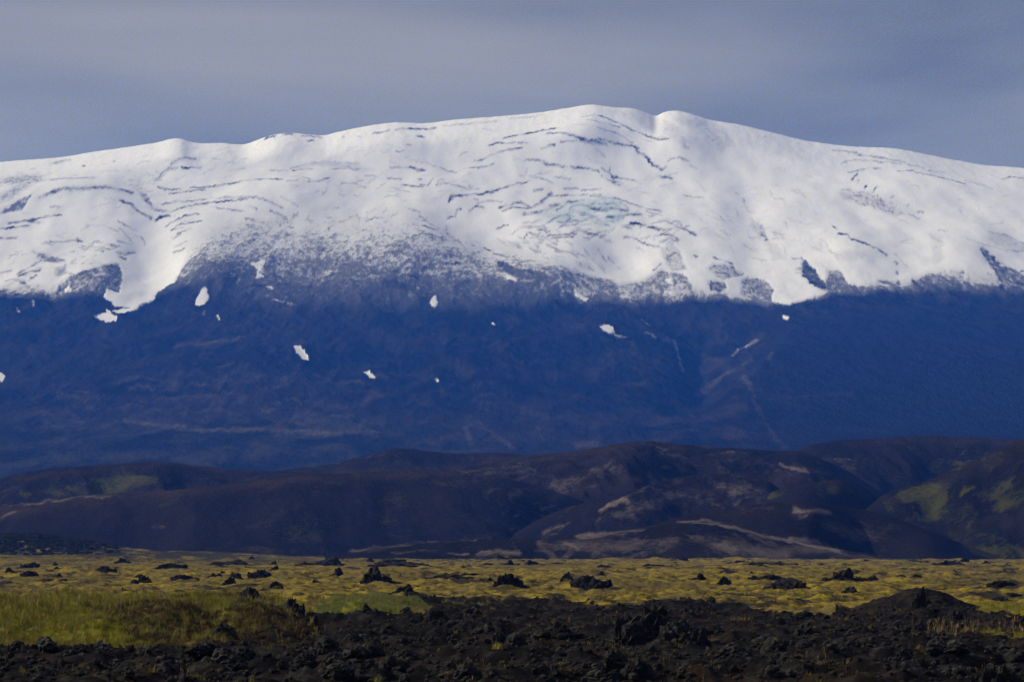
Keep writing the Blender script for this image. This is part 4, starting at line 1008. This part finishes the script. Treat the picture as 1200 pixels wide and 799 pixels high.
# outcrops that can be told apart: (px, foot py, width px, height px, label)
OUT = [
    (125,675,30,9,'low two-humped black lava outcrop in the yellow moss at the left'),
    (35,677,26,7,'ragged black lava outcrop nearest the left edge in the yellow moss'),
    (169,683,20,8,'small black lava rocks just right of the two-humped outcrop at left'),
    (150,694,22,6,'flat black lava slab just behind the green grass at left'),
    (70,674,8,4,'tiny lone black rock between the two leftmost outcrops'),
    (262,664,90,8,'long low black lava ledge along the far edge of the moss at left'),
    (249,683,13,6,'small black rock left of the pointed rock in the left moss'),
    (269,690,14,9,'pointed black rock in the left moss, nearest of its cluster'),
    (280,682,17,7,'low black rock behind the pointed rock in the left moss'),
    (302,677,26,8,'black lava clump right of the pointed rock, further back'),
    (324,685,14,9,'dark round lava rock to the right of the left moss cluster'),
    (321,671,13,6,'small dark rock behind the dark round rock in the left moss'),
    (374,664,60,11,'long jagged black lava ridge at the far edge left of centre'),
    (394,677,18,11,'dark lava rock left of the big outcrop near the centre left'),
    (371,684,14,6,'small dark rock between the round rock and the big outcrop'),
    (441,688,42,19,'big rounded black lava outcrop in the moss left of centre'),
    (597,686,32,16,'dark lava outcrop standing alone in the moss at the centre'),
    (664,682,28,12,'black lava outcrop with a spiky top right of centre'),
    (697,690,42,14,'spreading black lava outcrop beside the spiky one right of centre'),
    (546,675,16,6,'small black rock in the moss left of the central outcrop'),
    (524,678,12,5,'tiny black rock in the moss further left of the central outcrop'),
    (630,664,40,7,'low dark lava ledge at the far moss edge near the centre'),
    (470,665,60,6,'flat dark lava ledge at the far moss edge behind the big outcrop'),
    (472,699,34,11,'black lava rocks at the back tip of the small green grass patch'),
    (820,683,17,7,'leftmost of the row of black rocks in the right moss'),
    (849,685,14,8,'second black rock from the left in the right moss row'),
    (866,683,13,7,'third black rock from the left in the right moss row'),
    (882,682,13,5,'fourth and flattest black rock in the right moss row'),
    (921,692,52,12,'wide low black lava outcrop in the right moss'),
    (983,682,42,14,'tallest black lava outcrop in the far right moss'),
    (1018,680,30,7,'low black lava tail right of the tallest far outcrop'),
    (1048,680,28,6,'low dark rock further right of the tallest far outcrop'),
    (1077,679,22,5,'flat dark rock at the right end of the far outcrop row'),
    (998,700,32,9,'black lava rocks just left of the cinder mound'),
    (1175,692,34,6,'low dark lava ledge in the moss right of the cinder mound'),
    (1170,706,46,7,'dark lava ledge near the right edge behind the cinder mound'),
    (910,664,50,4,'thin dark ledge along the far moss edge at right'),
    (1110,665,44,4,'thin dark ledge along the far moss edge at far right'),
    (768,660,30,4,'thin dark ledge at the far moss edge right of centre'),
]
for i, (px_, py_, w_, h_, lb) in enumerate(OUT):
    place_rock('lava_outcrop', CRAGS_FAR[i % 9], px_, py_, w_ * 1.4, h_ * 1.25, random.uniform(-.35, .35) + (math.pi if i % 2 else 0), lb, 'lava rock', 'black lava outcrops in the yellow moss')
def moss_label(px, py, what='small black lava rock', whats='small black rocks'):
    far = 'far ' if py < 672 else ''
    side = 'left' if px < 420 else ('middle' if px < 760 else 'right')
    w = 'poking out of the %syellow moss on the %s' % (far, side) if side != 'middle' else 'poking out of the %syellow moss in the middle' % far
    return what + ' ' + w, 'lava rock', whats + ' ' + w
k_ = 0
while k_ < 150:
    px_ = random.uniform(-10, 1210); py_ = 657 + 48 * random.random() ** 1.3
    if GL.get(np.array([px_]), np.array([py_]))[0] > .2 or GG.get(np.array([px_]), np.array([py_]))[0] > .2 or fbm(np.array([px_ / 90]), np.array([py_ / 14]), 2, 77)[0] < -.1: continue
    w_ = random.uniform(4, 17)
    place_rock('moss_rock', CRAGS_FAR[k_ % 9], px_, py_, w_, w_ * random.uniform(.2, .42), random.uniform(0, 6.28),
               *moss_label(px_, py_))
    k_ += 1
k_ = 0
while k_ < 46:
    b_ = OUT[random.randrange(len(OUT))] if random.random() < .6 else (random.uniform(0, 1200), 660 + 40 * random.random() ** 1.6)
    px_ = b_[0] + random.gauss(0, 45); py_ = max(657, b_[1] + random.gauss(0, 4))
    if not -10 < px_ < 1210 or GL.get(np.array([px_]), np.array([py_]))[0] > .2 or GG.get(np.array([px_]), np.array([py_]))[0] > .2: continue
    w_ = random.uniform(16, 48)
    place_rock('lava_ledge', CRAGS_FAR[k_ % 9], px_, py_, w_, w_ * random.uniform(.06, .12) + 1.2, random.uniform(-.3, .3), *moss_label(px_, py_, 'low black lava ledge', 'low lava ledges'), depth=random.uniform(2, 5))
    k_ += 1
NEAR = [
    (345,724,26,17,'dark knobby lava rock at the right end of the brown grassy bank'),
    (293,713,22,11,'dark lava rock in the green grass at left'),
    (312,713,10,11,'small upright dark rock beside the one in the green grass'),
    (434,728,24,13,'black lava rock at the front edge of the small green patch'),
    (516,728,42,17,'black craggy lava rock at the right tip of the small green patch'),
    (550,724,36,10,'low black lava rock right of the small green patch'),
    (369,742,12,16,'upright dark slab of lava at the right foot of the grassy bank'),
    (590,759,30,17,'lava rock with a pale sunlit left face in the foreground centre'),
    (658,753,54,13,'low spread of black lava blocks in the foreground centre'),
    (752,756,76,38,'largest black craggy lava mass in the foreground right of centre'),
    (800,757,56,26,'lower lava mass joined to the right side of the largest crag'),
    (1077,727,24,23,'pointed lava rock in front of the cinder mound'),
    (1072,739,26,14,'black lava block just in front of the pointed rock'),
    (1093,748,18,14,'dark lava block left of the tall stalks at right'),
    (1118,757,40,16,'wide black lava rock in front of the tall stalks at right'),
    (945,747,36,14,'dark rounded lava rock in the rubble right of the largest crag'),
    (1170,800,60,26,'dark mossy lava hump in the bottom right corner'),
    (1045,739,44,9,'pale grey lichened lava slab in front of the cinder mound'),
    (905,762,40,12,'grey lichened lava rock in the right foreground rubble'),
    (990,756,34,10,'grey lava rock to the left of the wide black rock'),
]
for i, (px_, py_, w_, h_, lb) in enumerate(NEAR):
    place_rock('lava_rock', CRAGS[i % 9], px_, py_, w_ * 1.35, h_ * 1.25, random.uniform(-.4, .4) + (math.pi if i % 2 else 0), lb, 'lava rock')

# the cinder mound
def mound_mesh():
    n, mm = 90, 40
    vs_, at = [], []
    a = np.linspace(0, 2 * math.pi, n, endpoint=False)
    V_ = []
    for j in range(mm):
        r = (j + .02) / (mm - 1)
        prof = 0.78 * (0.5 * (1 + np.cos(math.pi * r ** .95))) + .22 * (1 - r) ** 1.1
        x = r * np.cos(a); y = r * np.sin(a)
        z = prof + 0.30 * fbm(x * 2.4 + 5, y * 2.4, 4, 333) * (1 - r * .3) + .13 * (ridged(x * 8, y * 8, 3, 340) - .5) * sstep(1.05, .8, r) - 0.06 * r
        V_.append(np.stack([x, y, z], -1))
    V_ = np.concatenate(V_)
    f = []
    for j in range(mm - 1):
        for i in range(n):
            f.append((j * n + i, j * n + (i + 1) % n, (j + 1) * n + (i + 1) % n, (j + 1) * n + i))
    f.append((0, n // 4, n // 2, 3 * n // 4))
    return mesh_from('cinder_mound', V_, np.array(f))
m = Mat('cinder', 0.95, 0.08)
k1 = m.noise(0.25, 4, .65); k2 = m.noise(1.3, 4, .6)
c = m.mix(m.ramp(k1, .35, .7), (0.005, 0.0045, 0.0045), (0.019, 0.0155, 0.0140))
c = m.mix(m.math('MULTIPLY', m.ramp(k2, .52, .72), .5), c, (0.040, 0.030, 0.022))
m.color(c); m.bump(k1, .12, 1.0)
mx, my = ground_at(1076, 716)
o = add('cinder_mound', mound_mesh(), m.m, label='low rounded black cinder mound rising from the lava at the right', cat='mound')
o.location = (mx, my, float(gz(np.array([mx]), np.array([my]))[0]) - .05)
o.scale = (104 * my / F, 80 * my / F, 25 * my / F)

# loose blocks in the foreground, the largest as things of their own
def block_label(px, py):
    if px < 370: w = 'in the rubble below the grassy bank at left'
    elif px < 560: w = 'in the rubble in front of the small green patch'
    elif px < 700: w = 'in the central rubble left of the largest crag'
    elif px < 860: w = 'in the rubble around the foot of the largest crag'
    elif px < 1030: w = 'in the rubble between the largest crag and the cinder mound'
    else: w = 'in the rubble in front of the cinder mound'
    if py > 765: w = 'near the bottom edge ' + ('at the far left' if px < 200 else 'left of centre' if px < 480 else 'at the centre' if px < 720 else 'right of centre' if px < 980 else 'at the far right')
    return 'rough dark clinker block ' + w, 'lava rock', 'clinker blocks ' + w
placed = 0
while placed < 200:
    py_ = 800 - 96 * random.random() ** 1.15
    px_ = random.uniform(-15, 1215)
    if GL.get(np.array([px_]), np.array([min(py_, 815)]))[0] < .8 or GB.get(np.array([px_]), np.array([py_]))[0] > .3: continue
    gx, gy = ground_at(px_, py_)
    w = random.choice([.24, .3, .36, .44, .56, .66, .8, .98]) * random.uniform(.8, 1.25)
    wp = w * F / gy
    place_rock('lava_block', ROCKS[placed % 9], px_, py_, wp, wp * random.uniform(.38, .62), random.uniform(0, 6.28),
               *block_label(px_, py_))
    placed += 1

# ================================================================== SCATTERED STUFF
def scatter(name, label, cat, pts, scl, rot, protos):
    coll = bpy.data.collections.new(name + '_source')
    for p in protos: coll.objects.link(p)
    me = bpy.data.meshes.new(name)
    me.vertices.add(len(pts))
    me.vertices.foreach_set('co', np.ascontiguousarray(pts, np.float32).ravel())
    a = me.attributes.new('scl', 'FLOAT_VECTOR', 'POINT'); a.data.foreach_set('vector', np.ascontiguousarray(scl, np.float32).ravel())
    a = me.attributes.new('rot', 'FLOAT_VECTOR', 'POINT'); a.data.foreach_set('vector', np.ascontiguousarray(rot, np.float32).ravel())
    o = add(name, me, kind='stuff', label=label, cat=cat)
    g = bpy.data.node_groups.new(name + '_scatter', 'GeometryNodeTree')
    g.interface.new_socket('Geometry', in_out='INPUT', socket_type='NodeSocketGeometry')
    g.interface.new_socket('Geometry', in_out='OUTPUT', socket_type='NodeSocketGeometry')
    gi = g.nodes.new('NodeGroupInput'); go = g.nodes.new('NodeGroupOutput')
    ip = g.nodes.new('GeometryNodeInstanceOnPoints')
    ci = g.nodes.new('GeometryNodeCollectionInfo')
    ci.inputs['Collection'].default_value = coll
    ci.inputs['Separate Children'].default_value = True
    ci.inputs['Reset Children'].default_value = True
    ip.inputs['Pick Instance'].default_value = True
    na = g.nodes.new('GeometryNodeInputNamedAttribute'); na.data_type = 'FLOAT_VECTOR'; na.inputs['Name'].default_value = 'scl'
    nr = g.nodes.new('GeometryNodeInputNamedAttribute'); nr.data_type = 'FLOAT_VECTOR'; nr.inputs['Name'].default_value = 'rot'
    g.links.new(gi.outputs[0], ip.inputs['Points'])
    g.links.new(ci.outputs[0], ip.inputs['Instance'])
    g.links.new(na.outputs['Attribute'], ip.inputs['Scale'])
    g.links.new(nr.outputs['Attribute'], ip.inputs['Rotation'])
    g.links.new(ip.outputs[0], go.inputs[0])
    md = o.modifiers.new('scatter', 'NODES'); md.node_group = g
    return o

def on_ground(n, poly_px, cond, power=1.0):
    """n random ground points inside a pixel box, even over the ground, kept where cond(px, py) says"""
    (x0, y0), (x1, y1) = poly_px
    yn = EYE * F / (y1 - HORIZON); yf = EYE * F / (y0 - HORIZON)
    out = []
    tot = 0
    while tot < n:
        k = n * 3
        y = np.exp(rng.uniform(math.log(yn), math.log(yf), k)) if power == 0 else np.sqrt(rng.uniform(yn ** 2, yf ** 2, k))
        px = rng.uniform(x0, x1, k)
        py = HORIZON + EYE * F / y
        ok = cond(px, py) > rng.uniform(0, 1, k)
        x = (px - 600) / F * y
        sel = np.stack([x[ok], y[ok]], -1)
        out.append(sel); tot += len(sel)
    P = np.concatenate(out)[:n]
    return np.stack([P[:, 0], P[:, 1], gz(P[:, 0], P[:, 1])], -1)

def proto(name, me):
    return bpy.data.objects.new(name, me)

# small clinker rubble
SMALL = []
for i in range(8):
    me = rock_mesh('clinker', i + 70, 2, 1.3, .8); me.materials.append(MAT_ROCK); SMALL.append(proto('clinker', me))
n = 15000
P = on_ground(n, ((-40, 694), (1240, 806)), lambda px, py: (GL.get(px, np.minimum(py, 815)) > .7) * (0.25 + 0.75 * sstep(-.25, .35, fbm((px - 600) / F * EYE * F / (py - HORIZON) / 2.2, EYE * F / (py - HORIZON) / 3, 3, 500))), 0)
s = 0.06 + 0.20 * rng.random(n) ** 2.6
S = np.stack([s * rng.uniform(.8, 1.4, n), s * rng.uniform(.8, 1.4, n), s * rng.uniform(.45, .8, n)], -1)
Rr = np.stack([rng.normal(0, .2, n), rng.normal(0, .2, n), rng.uniform(0, 6.28, n)], -1)
P[:, 2] -= 0.015
scatter('lava_rubble', 'fine black clinker rubble covering the foreground lava', 'rubble', P, S, Rr, SMALL)

# grass
def tuft_mesh(name, nb, h, spread, lean, width, seed, seedheads=False):
    r = random.Random(seed)
    V_, f = [], []
    for b in range(nb):
        a = r.uniform(0, 6.28); d = spread * math.sqrt(r.random())
        bx, by = d * math.cos(a), d * math.sin(a)
        hh = h * r.uniform(.55, 1.1); la = r.gauss(0.3, .9); l = lean * r.uniform(.3, 1.3) * hh
        lx, ly = math.cos(la) * l, math.sin(la) * l
        wa = r.uniform(0, 6.28); wx_, wy_ = width * math.cos(wa), width * math.sin(wa)
        i0 = len(V_)
        V_ += [(bx - wx_, by - wy_, -.05 * h), (bx + wx_, by + wy_, -.05 * h),
               (bx + lx * .35 + wx_ * .7, by + ly * .35 + wy_ * .7, hh * .6), (bx + lx * .35 - wx_ * .7, by + ly * .35 - wy_ * .7, hh * .6),
               (bx + lx + wx_ * .12, by + ly + wy_ * .12, hh), (bx + lx - wx_ * .12, by + ly - wy_ * .12, hh)]
        f += [(i0, i0 + 1, i0 + 2, i0 + 3), (i0 + 3, i0 + 2, i0 + 4, i0 + 5)]
        if seedheads:
            j = len(V_); w2 = width * 2.6
            cx, cy = bx + lx * .8, by + ly * .8
            V_ += [(cx - w2 * math.cos(wa), cy - w2 * math.sin(wa), hh * .86), (cx + w2 * math.cos(wa), cy + w2 * math.sin(wa), hh * .86),
                   (bx + lx * 1.15 + .003, by + ly * 1.15, hh * 1.18), (bx + lx * 1.15 - .003, by + ly * 1.15, hh * 1.18)]
            f.append((j, j + 1, j + 2, j + 3))
    return mesh_from(name, np.array(V_), np.array(f), smooth=False)

def grass_mat(name, a, b, tip):
    m = Mat(name, 0.7, 0.2)
    oi = N(m.t, 'ShaderNodeObjectInfo')
    c = m.mix(m.ramp(m.noise(2.6, 4, .6), .32, .68), a, b)
    c = m.mix(m.math('MULTIPLY', m.math('POWER', oi.outputs['Random'], 2.0), .75), c, tip)
    m.color(c)
    return m.m
MG_GREEN = grass_mat('green_grass', (0.125, 0.135, 0.008), (0.260, 0.235, 0.014), (0.34, 0.220, 0.034))
MG_FRESH = grass_mat('fresh_grass', (0.110, 0.150, 0.030), (0.190, 0.215, 0.050), (0.27, 0.21, 0.07))
MG_STRAW = grass_mat('straw_grass', (0.20, 0.125, 0.050), (0.24, 0.165, 0.075), (0.15, 0.085, 0.030))
MG_RUST = grass_mat('rusty_grass', (0.022, 0.014, 0.006), (0.075, 0.046, 0.012), (0.190, 0.130, 0.026))
MG_MOSS = grass_mat('moss_tufts', (0.165, 0.122, 0.018), (0.270, 0.195, 0.018), (0.075, 0.055, 0.020))

def protos(name, mat, k, *a, **kw):
    out = []
    for i in range(k):
        me = tuft_mesh(name, *a, seed=900 + i * 13 + len(name), **kw); me.materials.append(mat); out.append(proto(name, me))
    return out
G_T = protos('tuft', MG_GREEN, 5, 26, .30, .13, .55, .006)
G_F = protos('fresh_tuft', MG_FRESH, 4, 26, .30, .13, .5, .006)
S_T = protos('stalk', MG_STRAW, 4, 4, .50, .06, .25, .006, seedheads=True)
R_T = protos('rusty_tuft', MG_RUST, 4, 28, .17, .13, .6, .007)
M_T = protos('moss_tuft', MG_MOSS, 4, 22, .20, .22, .7, .016)

def iso(n, lo, hi):
    s_ = rng.uniform(lo, hi, n); return np.stack([s_, s_, s_ * rng.uniform(.85, 1.2, n)], -1)
def rz(n): return np.stack([rng.normal(0, .08, n), rng.normal(0, .08, n), rng.uniform(0, 6.28, n)], -1)

n = 11000
P = on_ground(n, ((-60, 699), (372, 758)), lambda px, py: GG.get(px, py + 1.5) * (1 - .8 * GB.get(px, py)) * (1 - .93 * GL.get(px, py)), 0)
scatter('grass', 'green grass covering the bank at the left', 'grass', P, iso(n, .6, 1.15), rz(n), G_T)
n = 3600
P = on_ground(n, ((365, 700), (600, 724)), lambda px, py: GG.get(px, py), 0)
scatter('grass', 'small smooth green grass patch left of the centre', 'grass', P, iso(n, .5, .9), rz(n), G_F)
n = 1500
P = on_ground(n, ((1100, 711), (1260, 753)), lambda px, py: GG.get(px, py), 0)
scatter('grass', 'green grass strips at the right edge', 'grass', P, iso(n, .45, .8), rz(n), G_T)
n = 5200
P = on_ground(n, ((110, 704), (375, 758)), lambda px, py: GB.get(px, py), 0)
scatter('dry_grass', 'rusty brown dry grass on the front of the left bank', 'grass', P, iso(n, .7, 1.3), rz(n), R_T)
n = 420
P = on_ground(n, ((-40, 700), (380, 756)), lambda px, py: GG.get(px, py) * (GL.get(px, py) < .4) * sstep(-.2, .3, fbm(px / 18, py / 7, 2, 801)), 0)
scatter('seed_stalks', 'straw coloured seed stalks standing in the left grass', 'grass', P, iso(n, .7, 1.15), rz(n), S_T)
n = 130
P = on_ground(n, ((1085, 735), (1215, 750)), lambda px, py: 0.25 + 0.75 * sstep(-.1, .3, fbm(px / 12, py / 9, 2, 811)), 0)
scatter('seed_stalks', 'tall straw seed stalks in a row at the right edge', 'grass', P, iso(n, .75, 1.25), rz(n), S_T)
n = 4200
P = on_ground(n, ((-50, 662), (1250, 722)), lambda px, py: (GL.get(px, py) < .3) * (1 - .85 * GG.get(px, py)) * sstep(-.15, .3, fbm((px - 600) / F * EYE * F / (py - HORIZON) / 6, EYE * F / (py - HORIZON) / 7, 3, 700)), 0)
S = iso(n, .6, 1.3)
S[:, :2] *= (1 + P[:, 1] / 420.0)[:, None]; S[:, 2] *= .8
scatter('moss_tufts', 'yellow moss and grass tufts over the plain', 'moss', P, S, rz(n), M_T)

n = 2300
P = on_ground(n, ((-40, 698), (1240, 806)), lambda px, py: (GL.get(px, np.minimum(py, 815)) > .5) * sstep(.05, .4, fbm((px - 600) / F * EYE * F / (py - HORIZON) / 2.5, EYE * F / (py - HORIZON) / 5, 3, 950)), 0)
scatter('sparse_grass', 'sparse brown and green grass between the foreground lava rubble', 'grass', P, iso(n, .3, .7), rz(n), R_T + G_T[:1] + S_T[:1])
# single dry tufts in the rubble
def tuft_thing(px, py, wpx, hpx, mat, label, seed, nb=90):
    gx, gy = ground_at(px, py)
    gx, gy = float(gx), float(gy)
    w = wpx * gy / F; h = hpx * gy / F
    me = tuft_mesh('grass_tuft', nb, h, w * .5, .5, .006, seed); me.materials.append(mat)
    o = add('grass_tuft', me, label=label, cat='grass tuft')
    o.location = (gx, gy, float(gz(np.array([gx]), np.array([gy]))[0]))
for i, a in enumerate([
    (553, 751, 36, 9, MG_RUST, 'rusty grass tuft left of the pale faced rock'),
    (735, 781, 46, 7, MG_STRAW, 'straw coloured grass tuft low in the foreground right of centre'),
    (713, 780, 22, 5, MG_STRAW, 'small straw tuft left of the wide straw tuft'),
    (830, 751, 30, 6, MG_STRAW, 'thin straw tuft to the right of the largest crag'),
    (920, 776, 16, 4, MG_RUST, 'tiny orange brown tuft in the right foreground'),
    (1069, 800, 8, 10, MG_STRAW, 'single bent straw blades at the bottom edge on the right'),
    (402, 763, 40, 5, MG_GREEN, 'sparse green tuft in the rubble left of centre'),
    (550, 742, 9, 12, MG_GREEN, 'upright green blades above the rusty tuft'),
    (582, 768, 14, 8, MG_GREEN, 'small green tuft in front of the pale faced rock'),
    (1190, 768, 26, 8, MG_RUST, 'rusty tuft near the right edge'),
    (430, 742, 60, 6, MG_RUST, 'wide low rusty tuft in front of the small green patch'),
    (868, 733, 26, 5, MG_STRAW, 'thin straw tuft behind the rubble right of the crag')]):
    tuft_thing(*a, seed=50 + i, nb=70 if a[3] < 9 or a[2] > 20 else 14)

# dark low shrubs on the far left rise
m = Mat('shrub_leaf', .8, .1)
oi = N(m.t, 'ShaderNodeObjectInfo')
m.color(m.mix(oi.outputs['Random'], (0.014, 0.020, 0.010), (0.040, 0.044, 0.016)))
SH = []
for i in range(4):
    me = tuft_mesh('shrub', 90, .6, .8, .7, .10, 60 + i); me.materials.append(m.m); SH.append(proto('shrub', me))
n = 4200
pxs = rng.uniform(-200, 165, n)
Ys = rng.normal(1290, 60, n)
xs_ = (pxs - 600) / F * Ys
P = np.stack([xs_, Ys, gz(xs_, Ys)], -1)
P = P[rng.random(n) < sstep(150, 70, pxs)]
n = len(P)
scatter('low_shrubs', 'dark green low shrubs on the far rise at the left edge', 'shrubs', P, iso(n, .6, 1.5), rz(n), SH)

# ================================================================== HAZE
hx, hy0, hy1, hz0, hz1 = 22000.0, -3000.0, 15500.0, -10.0, MTN_TOP + 25
hv = np.array([(sx * hx, y_, z_) for z_ in (hz0, hz1) for y_ in (hy0, hy1) for sx in (-1, 1)])
hf = np.array([(0, 2, 3, 1), (4, 5, 7, 6), (0, 1, 5, 4), (2, 6, 7, 3), (0, 4, 6, 2), (1, 3, 7, 5)])
hm = bpy.data.materials.new('haze')
hm.use_nodes = True
ht = hm.node_tree
ht.nodes.clear()
ho = N(ht, 'ShaderNodeOutputMaterial')
pv = N(ht, 'ShaderNodeVolumePrincipled')
pv.inputs['Color'].default_value = (0.035, 0.19, 1.0, 1)
pv.inputs['Absorption Color'].default_value = (1, 1, 1, 1)
pv.inputs['Density'].default_value = 7.2e-5
pv.inputs['Density Attribute'].default_value = ''
pv.inputs['Temperature Attribute'].default_value = ''
pv.inputs['Color Attribute'].default_value = ''
ht.links.new(pv.outputs[0], ho.inputs['Volume'])
try:
    hm.cycles.homogeneous_volume = True
except Exception:
    pass
add('haze', mesh_from('haze', hv, hf, smooth=False), hm, kind='stuff', label='thin blue haze filling the air before the mountain', cat='haze')
